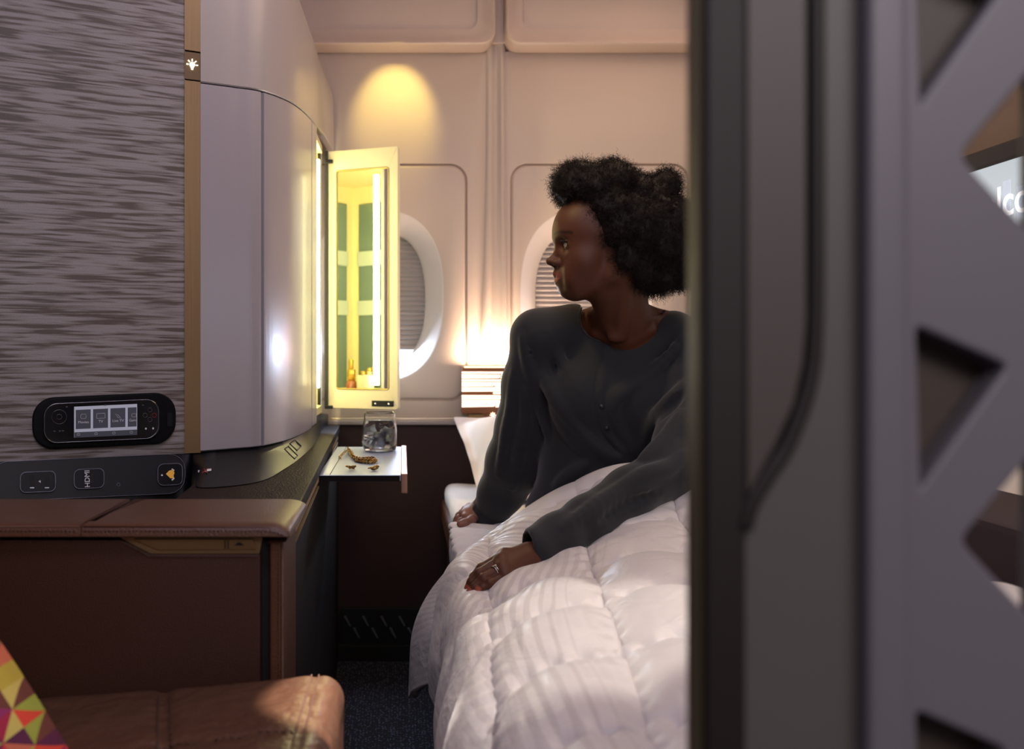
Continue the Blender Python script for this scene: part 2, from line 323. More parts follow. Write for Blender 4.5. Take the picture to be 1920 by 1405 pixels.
# back wall: two sidewall panels each built round its window
def sidewall(name, u0, u1, fu0, fu1, wc, n):
    cx, hx = (wx(u0)+wx(u1))/2, (wx(u1)-wx(u0))/2; cz, hz = (wz(96)+wz(792))/2, (wz(96)-wz(792))/2
    fx, fh = (wx(fu0)+wx(fu1))/2, (wx(fu1)-wx(fu0))/2; fz, fv = (wz(310)+wz(749))/2, (wz(310)-wz(749))/2
    g = 0.006
    sx, sz = wx(wc), (wz(393)+wz(716))/2; so, sv = 124*k3, 161*k3; ox, ov = 90*k3, 129*k3
    L = [(rrect(cx, cz, hx, hz, 0.01), 3.03), (rrect(cx, cz, hx, hz, 0.01), 3.003), (rrect(cx, cz, hx-.003, hz-.003, 0.01), 3.0),
         (rrect(fx, fz, fh+g, fv+g, 0.055), 3.0), (rrect(fx, fz, fh+g*.5, fv+g*.5, 0.052), 3.006), (rrect(fx, fz, fh, fv, 0.05), 3.007),
         (rrect(fx, fz, fh-g*.6, fv-g*.6, 0.047), 3.002), (rrect(fx, fz, fh-g*1.4, fv-g*1.4, 0.046), 3.001),
         (oval(sx, sz, so, sv, 2.5), 3.003), (oval(sx, sz, so-.006, sv-.006, 2.5), 3.008), (oval(sx, sz-.004, (so+ox)/2, (sv+ov)/2, 2.5), 3.03),
         (oval(sx, sz-.006, ox+.004, ov+.004, 2.5), 3.055), (oval(sx, sz-.006, ox, ov, 2.5), 3.075), (oval(sx, sz-.006, ox, ov, 2.5), 3.12)]
    o = loops_mesh(name, L, [MAT['wall'], MAT['groove'], MAT['surround']], cap=False, mats=[0, 0, 0, 1, 1, 0, 0, 0, 2, 2, 2, 2, 2])
    autosmooth(o, 50); struct(o)
    wn = thing('window_%d' % n, '', 'window', (sx, 3.08, sz)); struct(wn); del wn['label']; del wn['category']
    # pleated shade
    zb, zt = wz(652, 3.09), sz+ov+.01; npl = 25; vs = []; fs = []
    for i in range(npl*2+1):
        z = zt+(zb-zt)*i/(npl*2); y = 3.088+(0.005 if i % 2 else -0.003)
        vs += [(sx-ox-.01, y, z), (sx+ox+.01, y, z)]
    for i in range(npl*2): fs.append((2*i, 2*i+1, 2*i+3, 2*i+2))
    s_ = mesh('pleated_shade', vs, fs, MAT['shade']); place(s_, wn)
    box('shade_rail', (sx-ox-.01, sx+ox+.01, 3.082, 3.096, zb-.008, zb), MAT['shade'], wn, 0.002)
    box('window_pane', (sx-ox-.02, sx+ox+.02, 3.112, 3.118, sz-ov-.02, sz+ov+.02), MAT['pane'], wn)
    return o
sidewall('wall_back', 340, 913, 543, 873, 708, 1)
sidewall('wall_back_right', 945, 1478, 960, 1290, 1100, 2)
# rib between the sidewall panels, widening downward, and the raised edge beads
bm = bmesh.new()
def strip_prof(v, l, r, y): return [P(l, v, y)]
secs = [(60, 908, 950), (330, 906, 952), (560, 898, 956), (792, 880, 962)]
cols = [(0, 3.02), (0.12, 2.996), (0.35, 2.994), (0.42, 3.004), (0.62, 3.004), (0.70, 2.99), (0.82, 2.988), (1, 3.02)]
rows = []
for v, l, r in catmull(secs, 6):
    rows.append([bm.verts.new((wx(l+(r-l)*t), y, wz(v))) for t, y in cols])
for a, c in zip(rows, rows[1:]):
    for k in range(len(cols)-1): bm.faces.new((a[k], c[k], c[k+1], a[k+1]))
o = finish(bm, 'trim_1', MAT['wall'], None, True); struct(o)
# overhead panels with bright rounded lips
def binpanel(name, u0, u1, iu0, iu1):
    x0, x1 = wx(u0), wx(u1); zb, zt = wz(99), 2.14; cx, hx, cz, hz = (x0+x1)/2, (x1-x0)/2, (zb+zt)/2, (zt-zb)/2
    L = []
    for ins, y, r in ((0, 3.02, .045), (0, 2.93, .045), (.001, 2.918, .045), (.004, 2.914, .044), (.012, 2.919, .043), (.025, 2.932, .040), (.042, 2.941, .034), (.055, 2.944, .03)):
        L.append((rrect(cx, cz, hx-ins, hz-ins, r), y))
    ix0, ix1 = wx(iu0, 2.944), wx(iu1, 2.944)
    icx, ihx = (ix0+ix1)/2, (ix1-ix0)/2; izb = wz(80, 2.944); icz, ihz = (izb+zt+.04)/2, (zt+.04-izb)/2
    L.append((rrect(icx, icz, ihx, ihz, .012), 2.944)); L.append((rrect(icx, icz, ihx-.008, ihz-.008, .012), 2.956))
    return struct(autosmooth(loops_mesh(name, L, [MAT['bin']]), 50))
binpanel('trim_2', 330, 925, 400, 902); binpanel('trim_3', 943, 1530, 978, 1500)
struct(box('trim_4', (wx(922), wx(946), 2.985, 3.02, wz(84), 2.12), MAT['bin'], bevel=.004))
struct(box('wall_back_header', (-1.2, 1.06, 3.03, 3.16, wz(100), 2.12), MAT['bin']))
struct(box('wall_back_outer', (-1.2, 1.06, 3.13, 3.2, 0, 2.1), MAT['dark']))
# sill, strip and low maroon panel
struct(box('trim_5', (-0.75, 1.06, 2.955, 3.03, wz(797, 2.955), wz(789, 2.98)), MAT['ledgewall'], bevel=.003))
struct(box('trim_6', (-0.75, 1.06, 2.985, 3.0, wz(789, 2.985)-.001, wz(784, 2.99)), MAT['sillstrip'], bevel=.002))
struct(box('trim_7', (.80, 1.06, .62, 2.42, 0, .72), MAT['maroon'], bevel=.01))
struct(box('wall_back_lower', (-0.75, 1.06, 2.965, 3.03, 0.0, wz(797, 2.955)), MAT['maroon']))
# vent panel
vt = thing('floor_vent', 'black louvred vent panel low in the maroon wall beside the carpet', 'vent', (0, 2.96, 0.09))
zt, zb = wz(1140, 2.95), wz(1210, 2.95)
box('vent_panel', (wx(640, 2.95), wx(880, 2.95), 2.945, 2.967, zb, zt), M('black_vent', '#0c0c10', 0.6), vt, .003)
fin = M('vent_fin', '#666672', 0.4, metal=0.3)
def vfin(u, v):
    a, b_, c = P(u, v-9, 2.944), P(u+4, v-10, 2.944), P(u+13, v+9, 2.944)
    prism('vent_fin', [a, b_, c, P(u+10, v+8, 2.944)], (0, -0.006, 0), fin, vt)
for k in range(7): vfin(645+k*34, 1165)
for k in range(6): vfin(662+k*34, 1187)
struct(box('baseboard_back', (-0.2, 1.06, 2.93, 2.965, 0, wz(1212, 2.93)), MAT['dark'], bevel=.002))

# ------------------------------------------------------------------ cabinet
A0 = Vector((-0.702, 1.66, 0)); A1 = Vector((-0.413, 1.80, 0)); pe = (A1-A0).normalized(); pn = Vector((pe.y, -pe.x, 0)).normalized()
if pn.y > 0: pn = -pn
cab = thing('wardrobe_cabinet', 'tall curved grey wardrobe cabinet with woven streaked front panel, left of the vanity mirror', 'cabinet', (-0.5, 2.2, 0.76))
def on_panel(u, v, off=0.0): return plane_hit(u, v, A0+pn*off, pn)
# woven panel in its own frame for texture
bm = bmesh.new(); L_ = (A1-A0).length
wp_ = bpy.data.meshes.new('woven_panel'); add_box(bm, -0.45, L_+.001, 0.0, 0.02, 0.76, 2.10); bm.to_mesh(wp_); bm.free()
wo = link('woven_panel', wp_, MAT['weave']); ang = math.atan2(pe.y, pe.x)
wo.matrix_world = Matrix.Translation(A0) @ Matrix.Rotation(ang, 4, 'Z'); wo.parent = cab; wo.matrix_parent_inverse = Matrix.Translation(-cab.location)
# gold strip + light button
def gold(z0, z1, nm, mat, pr=0.0):
    a = A1+pn*pr; b_ = A1+pe*0.030+pn*pr
    return prism(nm, [(a.x, a.y, z0), (b_.x, b_.y, z0), (b_.x+.001, b_.y+.02, z0), (a.x, a.y+.02, z0)], (0, 0, z1-z0), mat, cab)
zb1, zb2 = CAMZ-(97-V0)*1.805/F_PX, CAMZ-(150-V0)*1.805/F_PX
gold(0.76, zb2-.002, 'bronze_strip', MAT['gold'], .002); gold(zb1+.002, 2.1, 'bronze_strip', MAT['gold'], .002)
bt = gold(zb2+.001, zb1-.001, 'light_switch', M('switch_bronze', '#6b563d', .4, metal=.5), .001)
gold(0.765, 2.09, 'strip_backing', MAT['dark'], -.006)
def icon(name, c, ex, ez, s, mat, parent, th=0.0012):  # bulb with rays
    bm = bmesh.new(); n = ex.cross(ez).normalized()
    def pt(x, y): return c+ex*x*s+ez*y*s
    pts = [pt(.32*math.cos(a), .05+.32*math.sin(a)) for a in [math.radians(-40+260*k/14) for k in range(15)]]+[pt(-.14, -.35), pt(-.1, -.55), pt(.1, -.55), pt(.14, -.35)]
    add_prism(bm, pts, n*th)
    for a in (0, 45, 90, 135, 180):
        a = math.radians(a); d = Vector((math.cos(a), math.sin(a))); q = Vector((-d.y, d.x))*.06
        add_prism(bm, [pt(d.x*.42+q.x, .05+d.y*.42+q.y), pt(d.x*.42-q.x, .05+d.y*.42-q.y), pt(d.x*.68-q.x, .05+d.y*.68-q.y), pt(d.x*.68+q.x, .05+d.y*.68+q.y)], n*th)
    return finish(bm, name, mat, parent)
ic = A1+pe*.0145; ic = Vector((ic.x, ic.y, CAMZ-(123-V0)*1.807/F_PX))+pn*.0022
icon('light_icon', ic, pe, Vector((0, 0, 1)), 0.016, MAT['glow'], cab)
# footprint curve
foot = [Vector((p[0], p[1], 0)) for p in catmull([(-.385, 1.813), (-.33, 1.865), (-.283, 1.92), (-.247, 2.05), (-.232, 2.20), (-.227, 2.37), (-.225, 2.52), (-.2235, 2.75)], 8)]
def ztop(Y): return 1.466+max(0, (Y-1.81))*0.118
def u_of(p): return U0+p.x*F_PX/p.y
def seg(u0, u1):
    fine = []
    for a, b_ in zip(foot, foot[1:]):
        for k in range(6): fine.append(a.lerp(b_, k/6))
    return fine
fine = seg(0, 0)+[foot[-1]]
def normals(c):
    out = []
    for i in range(len(c)):
        t = (c[min(i+1, len(c)-1)]-c[max(i-1, 0)]).normalized(); out.append(Vector((t.y, -t.x, 0)))
    return out
def slab(name, pts, zlo, zhi, th, mat, bev=.002):
    nr = normals(pts); bm = bmesh.new(); R = []
    for p, n_ in zip(pts, nr):
        zl, zh = zlo(p.y), zhi(p.y); q = p-n_*th
        R.append([bm.verts.new((p.x-n_.x*bev, p.y-n_.y*bev, zl)), bm.verts.new((p.x, p.y, zl+bev)), bm.verts.new((p.x, p.y, zh-bev)), bm.verts.new((p.x-n_.x*bev, p.y-n_.y*bev, zh)), bm.verts.new((q.x, q.y, zh)), bm.verts.new((q.x, q.y, zl))])
    for a, b_ in zip(R, R[1:]):
        for k in range(6): bm.faces.new((a[k], a[(k+1) % 6], b_[(k+1) % 6], b_[k]))
    bm.faces.new(R[0]); bm.faces.new(R[-1][::-1])
    return autosmooth(finish(bm, name, mat, cab), 35)
g1 = [p for p in fine if p.y < 1.918]; g2 = [p for p in fine if 1.926 <= p.y <= 2.372]; g3 = [p for p in fine if 2.380 <= p.y <= 2.495]
slab('cabinet_door', g1, lambda y: .762, lambda y: ztop(y)-.0025, .018, MAT['cab'])
slab('cabinet_door', g2, lambda y: .762, lambda y: ztop(y)-.0025, .018, MAT['cab'])
slab('side_strip_panel', g3, lambda y: .765, lambda y: ztop(y)-.0025, .012, MAT['cab'])
# dark core behind seams
slab('inner_core', [p-n_*.012 for p, n_ in zip(fine, normals(fine)) if p.y < 2.47], lambda y: .762, lambda y: ztop(y)+.01, .01, MAT['dark'])
# upper bulkhead, leaning in with the cabin wall
def shift(z):
    pts = [(1.4, 0), (1.66, 0), (1.754, .004), (1.827, .03), (1.914, .105), (2.0, .20), (2.1, .34)]
    for (a, s), (b_, t) in zip(pts, pts[1:]):
        if z <= b_: k = max(0, (z-a)/(b_-a)); return s+(t-s)*k
    return pts[-1][1]
up = [p for p in fine if p.y < 2.76][::3]+[Vector((-.222, 2.80, 0)), Vector((-.215, 2.90, 0)), Vector((-.214, 2.97, 0))]
nr = normals(up); bm = bmesh.new(); grid = []
for p, n_ in zip(up, nr):
    z0 = ztop(min(p.y, 2.76)); row = [bm.verts.new((p.x-n_.x*.02, p.y-n_.y*.02, z0)), bm.verts.new((p.x-n_.x*.002, p.y-n_.y*.002, z0)), bm.verts.new((p.x, p.y, z0+.002))]
    for k in range(1, 22):
        z = z0+(2.1-z0)*k/21; row.append(bm.verts.new((p.x-shift(z), p.y, z)))
    grid.append(row)
for a, b_ in zip(grid, grid[1:]):
    for k in range(len(a)-1): bm.faces.new((a[k], b_[k], b_[k+1], a[k+1]))
autosmooth(finish(bm, 'upper_bulkhead', MAT['cabup'], cab), 40)
# skirt band below, flaring out onto the ledge
topc = [(-1.06, 1.487), (-.702, 1.662), (-.50, 1.76), (-.413, 1.802), (-.395, 1.810), (-.365, 1.835), (-.33, 1.868), (-.285, 1.925), (-.250, 2.05), (-.236, 2.2), (-.232, 2.37), (-.23, 2.75), (-.23, 2.95)]
botc = [(-1.06, 1.467), (-.692, 1.642), (-.485, 1.740), (-.403, 1.780), (-.378, 1.700), (-.338, 1.575), (-.275, 1.60), (-.239, 1.676), (-.226, 1.83), (-.217, 2.0), (-.215, 2.3), (-.232, 2.75), (-.232, 2.95)]
bm = bmesh.new(); T_ = catmull(topc, 8); B_ = catmull(botc, 8); rows = []
for i, (a, c) in enumerate(zip(T_, B_)):
    zl = .728 if c[0] > -.345 else .728-.053*min(1, (-.345-c[0])/.055)
    r_ = []
    for k in range(7):
        t = k/6; f = t**(1.6 if a[0] > -.36 else 1); r_.append(bm.verts.new((a[0]+(c[0]-a[0])*f, a[1]+(c[1]-a[1])*f, .7605+(zl-.7605)*t)))
    rows.append([bm.verts.new((a[0]-.03, a[1]+.03, .7605))]+r_)
for a, c in zip(rows, rows[1:]):
    for k in range(7): bm.faces.new((a[k], a[k+1], c[k+1], c[k]))
from mathutils.bvhtree import BVHTree
skirt_tree = BVHTree.FromBMesh(bm)
def on_skirt(u, v, lift=.0015):
    d = Vector(((u-U0)/F_PX, 1, -(v-V0)/F_PX)).normalized(); h = skirt_tree.ray_cast(Vector((0, 0, CAMZ)), d)
    return (h[0]-d*lift) if h[0] else onb(u, v)
autosmooth(finish(bm, 'skirt_band', MAT['band'], cab), 50)
# fittings in the band (plane through its left face)
b0 = Vector((-.702, 1.662, .7605)); b1 = Vector((-.413, 1.802, .7605)); bb = Vector((-.692, 1.642, .675))
fn = (b1-b0).cross(bb-b0).normalized()
if fn.y > 0: fn = -fn
bex = (b1-b0).normalized(); bez = fn.cross(bex).normalized()
if bez.z < 0: bez = -bez
def onb(u, v, off=0.004): return plane_hit(u, v, b0+fn*(off-.004), fn)
def pixrr(u, v, hu, hv, r, N=32, slope=-0.045):
    return [(u+x, v+y+slope*x) for x, y in rrect(0, 0, hu, hv, r, N)]
def bplate(name, u, v, hu, hv, r, mat, off, th, parent):
    return prism(name, [onb(a, c, off) for a, c in pixrr(u, v, hu, hv, r)], fn*th, mat, parent)
def bring(name, u, v, hu, hv, r, rad, mat, off, parent):
    return tube(name, [onb(a, c, off) for a, c in pixrr(u, v, hu, hv, r)], rad, mat, parent, 6, True)
bplate('control_strip', 165, 896, 182, 37, 30, MAT['bandmetal'], .006, .003, cab)
bring('strip_outline', 165, 896, 182, 37, 30, .0006, MAT['thinline'], .0095, cab)
def socket(label, u, v, hu, hv, kind):
    s = bplate(label, u, v, hu, hv, 10, MAT['band'], .009, .004, cab)
    bring('socket_rim', u, v, hu, hv, 10, .0009, MAT['thinline'], .0132, s).matrix_parent_inverse = Matrix()
    return s
s1 = socket('usb_socket', 71, 904, 33, 19, 0); s2 = socket('hdmi_socket', 167, 898, 28, 18, 1); s3 = socket('seat_button', 319, 890, 23, 20, 2)
def bpoly(name, pts, mat, off, th, par):
    return prism(name, [onb(a, c, off) for a, c in pts], fn*th, mat, par)
for uu in (60, 88): bpoly('usb_port', [(uu-4, 892), (uu+4, 892), (uu+4, 912), (uu-4, 912)], MAT['dark'], .0125, .001, cab); bpoly('usb_port_rim', [(uu-4, 914), (uu+4, 914), (uu+4, 916), (uu-4, 916)], MAT['thinline'], .0125, .001, cab)
bpoly('usb_mark', [(72, 903), (76, 901), (76, 906)], MAT['white'], .0125, .001, cab)
text('port_lettering', 'HDMI', .0125, MAT['white'], frame_matrix(onb(164, 898, .0133), bez, -bex), cab)
bpoly('hdmi_port', [(170, 888), (175, 888), (175, 906), (170, 906)], MAT['dark'], .0125, .001, cab)
# seat-massage style emblem on the button: gold polygon, white marks
bpoly('button_emblem', [(311, 889), (317, 883), (324, 881), (327, 887), (325, 893), (327, 898), (319, 897)], MAT['amber'], .0128, .0012, cab)
bpoly('button_mark', [(302, 890), (305, 890), (305, 893), (302, 893)], MAT['white'], .0128, .0012, cab)
bpoly('button_mark', [(321, 880), (326, 884), (327, 882), (323, 879)], MAT['white'], .0135, .0012, cab)
bpoly('button_mark', [(321, 900), (326, 896), (327, 898), (323, 902)], MAT['white'], .0135, .0012, cab)
tube('jack_ring', [onb(222+3*math.cos(a), 909+3*math.sin(a), .010) for a in [k*math.pi/6 for k in range(12)]], .0005, MAT['thinline'], cab, 6, True)
# no smoking mark
def spoly(name, pts, mat, lift): return prism(name, [on_skirt(a, c, lift) for a, c in pts], (0, .0006, 0), mat, cab)
spoly('no_smoking_mark', [(371, 882), (386, 881), (386, 885), (371, 886)], MAT['white'], .0075)
spoly('no_smoking_mark', [(388, 880), (396, 879), (396, 883), (388, 884)], MAT['white'], .0075)
for a_, b_ in (((379, 878), (389, 887)), ((389, 878), (379, 887))):
    spoly('red_cross', [(a_[0], a_[1]), (a_[0]+2, a_[1]), (b_[0]+1, b_[1]), (b_[0]-1, b_[1])], MAT['red'], .0085)
# power outlet outline on curved skirt
osk = plane_hit(541, 846, (-.238, 2.1, .745), Vector((-1, 0.15, -0.4)).normalized())
for (ya, yb, za, zb_) in ((1.93, 1.99, .735, .755), (2.03, 2.12, .742, .756)):
    fr = [(-.2195-(za-.735)*.9, ya, za), (-.2195-(za-.735)*.9, yb, za), (-.2195-(zb_-.735)*.9-.002, yb, zb_), (-.2195-(zb_-.735)*.9-.002, ya, zb_)]
    tube('outlet_outline', fr, .0012, MAT['dark'], cab, 6, True)

# ---------------- handset in its dock
def onp(u, v, off): return on_panel(u, v, off)
SL = -0.045
def pplate(name, u, v, hu, hv, r, mat, off, th, parent, N=40, bev=0, pts=None):
    pp = pts or pixrr(u, v, hu, hv, r, N, SL)
    return prism(name, [onp(a, c, off) for a, c in pp], pn*th, mat, parent, bev, 3)
dock = pplate('handset_dock', 194, 788.5, 134, 48, 40, MAT['band'], 0.0, .010, cab, 64, .004)
pplate('dock_latch', 318, 787, 5, 13, 2, MAT['bandmetal'], .010, .002, cab)
hs = thing('remote_handset', 'black remote handset with lit menu screen in the dock on the woven panel', 'remote control', tuple(onp(190, 790, .01)))
pplate('handset_body', 190, 790, 108, 37, 24, M('gloss_black', '#0a0a0e', .15, coat=.5), .0102, .008, hs, 64, .002)
o = tube('chrome_rim', [onp(a, c, .0185) for a, c in pixrr(190, 790, 107, 36.5, 24, 64, SL)], .0007, MAT['chrome'], None, 6, True); place(o, hs)
scr = M('menu_screen', '#8f909c', .3, emit='#a3a4b4', estr=.42); tile = M('menu_tile', '#3a3a42', .3, emit='#44444e', estr=.3)
q = lambda u0, v0, u1, v1: [(u0, v0-SL*0), (u1, v0+SL*(u1-u0)), (u1, v1+SL*(u1-u0)), (u0, v1)]
sc_ = pplate('screen', 0, 0, 0, 0, 0, scr, .0183, .0006, hs, pts=q(139, 763, 257, 821))
pplate('screen_bar', 0, 0, 0, 0, 0, tile, .0189, .0003, hs, pts=q(139.5, 811, 257, 821))
for u, w_ in ((142, 28), (174.5, 28), (207, 28), (239.5, 16.5)):
    pplate('menu_tile', 0, 0, 0, 0, 0, tile, .0189, .0003, hs, pts=q(u, 769-(u-142)*.045, u+w_, 805-(u-142)*.045))
for s_, u in (('Movies', 156.5), ('TV', 189), ('Live TV', 221.5), ('Gam', 248.5)):
    text('tile_lettering', s_, .0065, MAT['white'], frame_matrix(onp(u, 792-(u-156)*.04, .0194), pe, (0, 0, 1)), hs, .0002)
def ptube(nm, pts, r, mat, off=.0193):
    o = tube(nm, [onp(a, c, off) for a, c in pts], r, mat, None, 5, True); place(o, hs)
ptube('menu_icon', pixrr(156.5, 781, 5, 4, 2, 16), .0003, MAT['white'])
ptube('menu_icon', pixrr(189, 780, 8, 4.5, 1, 16), .0003, MAT['white'])
ptube('menu_icon', [(216, 776), (222, 779), (227, 785), (221, 783)], .0003, MAT['white'])
ptube('menu_icon', pixrr(251, 779, 4, 3, 1, 16), .0003, MAT['white'])
for u in (147, 180, 213.5, 246): ptube('bar_icon', pixrr(u, 815-(u-147)*.04, 2.4, 1.8, 1, 16), .0003, MAT['white'])
for r_ in (14, 5): ptube('direction_pad', [(111+r_*math.cos(a), 782+r_*.95*math.sin(a)) for a in [k*math.pi/12 for k in range(24)]], .0004, MAT['thinline'])
for i, (u, v) in enumerate(((281, 769), (272, 779), (289, 779), (281, 787))):
    ptube('action_button', [(u+4*math.cos(a), v+4*math.sin(a)) for a in [k*math.pi/8 for k in range(16)]], .0004, MAT['red'] if i == 2 else MAT['thinline'])
for u, v in ((273.5, 804), (287, 803.5)):
    pplate('page_button', 0, 0, 0, 0, 0, MAT['white'], .0184, .0008, hs, pts=[(u-2, v), (u, v-2.4), (u+2, v), (u, v+2.4)])
for u, v in ((102, 809), (112, 808.5), (118, 808), (125, 763), (268, 760), (197, 760)):
    pplate('small_key', 0, 0, 0, 0, 0, MAT['thinline'], .0184, .0008, hs, pts=[(u-2, v-1), (u+2, v-1), (u+2, v+1), (u-2, v+1)])

# ---------------- vanity niche in the cabinet end
nz0, nz1 = .800, 1.525
van = thing('vanity_niche', 'yellow lit vanity niche with sage glass panels inside the cabinet end', 'cabinet', (-.38, 2.5, nz0))
box('niche_floor', (-.56, -.232, 2.28, 2.745, nz0-.02, nz0), MAT['vanin'], van)
box('niche_ceiling', (-.56, -.232, 2.28, 2.745, nz1, nz1+.02), MAT['vanin'], van)
box('niche_back', (-.58, -.56, 2.28, 2.765, nz0-.02, nz1+.02), MAT['vanin'], van)
box('niche_side', (-.58, -.25, 2.26, 2.28, nz0-.02, nz1+.02), MAT['vanin'], van)
box('niche_side', (-.58, -.235, 2.745, 2.765, nz0-.02, nz1+.02), MAT['vanin'], van)
for (x0, x1) in ((-.53, -.36),):
    box('glass_panel', (x0, x1, 2.28, 2.286, nz0+.03, nz1-.06), MAT['teal'], van, .001)
    for z in (1.08, 1.25): box('shelf_band', (x0, x1, 2.286, 2.292, z, z+.05), MAT['tealc'], van)
box('glass_panel', (-.56, -.554, 2.32, 2.62, nz0+.03, nz1-.06), MAT['teal'], van, .001)
for z in (1.08, 1.25): box('shelf_band', (-.554, -.548, 2.32, 2.62, z, z+.05), MAT['tealc'], van)
box('light_strip', (-.262, -.246, 2.494, 2.504, nz0+.05, nz1-.02), MAT['strip'], van, .003)
box('light_strip', (-.245, -.239, 2.728, 2.738, nz0+.05, nz1-.02), MAT['strip'], van, .002)
box('door_jamb', (-.245, -.236, 2.738, 2.75, .78, 1.54), MAT['dark'], van)
# mirror door swung open
H = Vector((-.219, 2.748, 0)); E = Vector((-.0135, 2.672, 0)); de = (E-H).normalized(); dn = Vector((de.y, -de.x, 0)).normalized()
if dn.y > 0: dn = -dn
zT, zB = 1.531, .791
md = thing('mirror_door', 'open cream door with tall inset mirror, hinged on the cabinet end', 'mirror', (H.x, H.y, zB))
W = (E-H).length
def dp(s, z, off=0.0): p = H+de*s+dn*off; return Vector((p.x, p.y, z))
fz0, fz1 = zB+.056, zT-.058; fx0, fx1 = .030, W-.028
outer = rrect(W/2, (zT+zB)/2, W/2, (zT-zB)/2, .006, 64); inner = rrect((fx0+fx1)/2, (fz0+fz1)/2, (fx1-fx0)/2, (fz1-fz0)/2, .006, 64)
vs = []; fs = []
for pts, off in ((outer, -.016), (outer, -.001), ([(W/2+(x-W/2)*.99, (zT+zB)/2+(z-(zT+zB)/2)*.998) for x, z in outer], 0), (inner, 0), (inner, -.003)):
    vs += [dp(x, z, off) for x, z in pts]
N = 64
for i in range(4):
    for k in range(N): fs.append((i*N+k, i*N+(k+1) % N, (i+1)*N+(k+1) % N, (i+1)*N+k))
fs.append(tuple(range(N))[::-1])
o = mesh('door_panel', vs, fs, MAT['door']); place(o, md); autosmooth(o, 40)
o = tube('mirror_frame', [dp(x, z, .0005) for x, z in inner], .0022, M('frame_gold', '#a8934a', .35, metal=.4), None, 8, True); place(o, md)
o = mesh('mirror_glass', [dp(x, z, -.0025) for x, z in inner], [tuple(range(64))], MAT['mirror']); place(o, md)
prism('catch_plate', [dp(W-.078, zB+.008, .0005), dp(W-.012, zB+.008, .0005), dp(W-.012, zB+.024, .0005), dp(W-.078, zB+.024, .0005)], dn*.002, MAT['dark'], md)
for s in (W-.066, W-.026): tube('catch_screw', [dp(s, zB+.014, .002), dp(s, zB+.014, .004)], .004, MAT['chrome'], md, 10)
box('hinge', (H.x-.006, H.x+.004, H.y-.012, H.y+.004, zB, zT), MAT['dark'], md)
for z in (zB+.004, zT-.03): box('hinge_pin', (H.x-.004, H.x+.018, H.y-.02, H.y-.008, z-.006, z+.004), MAT['dark'], md, .002)

# cosmetics inside the niche (seen in the mirror)
def bottle(label, x, y, r, h, capr, caph, body, cap, lean=None, name='cosmetic_bottle'):
    t = thing(name, label, 'bottle', (x, y, nz0))
    lathe('bottle_body', [(0, 0), (r*.92, 0), (r, r*.1), (r, h*.8), (r*.85, h*.93), (capr*.8, h)], body, (x, y, nz0), t, 24)
    lathe('bottle_cap', [(0, 0), (capr, 0), (capr, caph*.97), (capr*.9, caph), (0, caph)], cap, (x, y, nz0+h), t, 24)
    if lean: t.rotation_euler = lean
    return t
amber = M('amber_liquid', '#9a5a3a', .2, coat=.4); gcap = M('gold_cap', '#d8b25a', .25, metal=.8); rose = M('rose_tube', '#b8504a', .35)
bottle('amber cosmetic bottle with gold cap, left end of the mirrored shelf', -.36, 2.50, .018, .062, .013, .035, amber, gcap)
bottle('second amber bottle with gold cap, behind the glass cup in the mirror', -.40, 2.40, .016, .06, .012, .03, amber, gcap)
bottle('slim rose lip gloss tube with tall gold cap in the mirror', -.40, 2.46, .009, .075, .008, .055, rose, gcap, name='lip_gloss')
t = bottle('clear slanted tube leaning in the glass cup in the mirror', -.318, 2.47, .009, .095, .010, .012, M('clear_plastic', '#e8dcb0', .15, coat=.5), gcap, (0.32, -0.2, 0), 'slanted_tube')
g_ = lathe('glass_cup', [(0, .004), (.024, .004), (.027, .08), (.029, .08), (.026, 0), (0, 0)], M('frosted_cup', '#efe8c8', .15, coat=.6), (-.30, 2.50, nz0)); tag(g_, 'small clear glass cup at the right end of the mirrored shelf', 'cup')
for i, (x, y, lb) in enumerate(((-.30, 2.575, 'flat clear compact case lying in front of the amber bottle in the mirror'), (-.265, 2.53, 'flat clear compact case at the foot of the glass cup in the mirror'))):
    o = box('compact_case', (x-.025, x+.025, y-.018, y+.018, nz0, nz0+.008), M('case_%d' % i, '#cfc0a0', .15, coat=.5), None, .002); tag(o, lb, 'compact', None)

# ---------------- console with ledge
con = thing('side_console', 'dark brown leather-topped side console running from the armrest to the wall', 'console', (-.5, 2.1, 0))
LE = [(-.345, 1.40), (-.150, 1.32), (-.195, 2.955), (-1.3, 2.955), (-1.3, 2.0), (-.40, 1.86), (-.36, 1.68)]
prism('console_top', [(x, y, .7045) for x, y in LE], (0, 0, .022), MAT['ledge'], con, .003)
prism('console_side', [(-.335, 1.41, 0), (-.158, 1.375, 0), (-.2, 2.955, 0), (-1.25, 2.955, 0), (-1.25, 2.0, 0), (-.40, 1.88, 0), (-.35, 1.68, 0)], (0, 0, .704), MAT['side'], con)
def sx_(y): return -.150-.045*(y-1.32)/1.635
for (ya, yb) in ((1.33, 1.93), (2.54, 2.88)):
    prism('gold_slot_trim', [(sx_(ya)-.012, ya, .690), (sx_(ya)-.003, ya, .690), (sx_(yb)-.003, yb, .690), (sx_(yb)-.012, yb, .690)], (0, 0, .0145), MAT['goldlit'], con)
    prism('gold_slot_lip', [(sx_(ya)-.012, ya, .676), (sx_(ya)-.0025, ya, .676), (sx_(yb)-.0025, yb, .676), (sx_(yb)-.012, yb, .676)], (0, 0, .004), MAT['gold'], con)
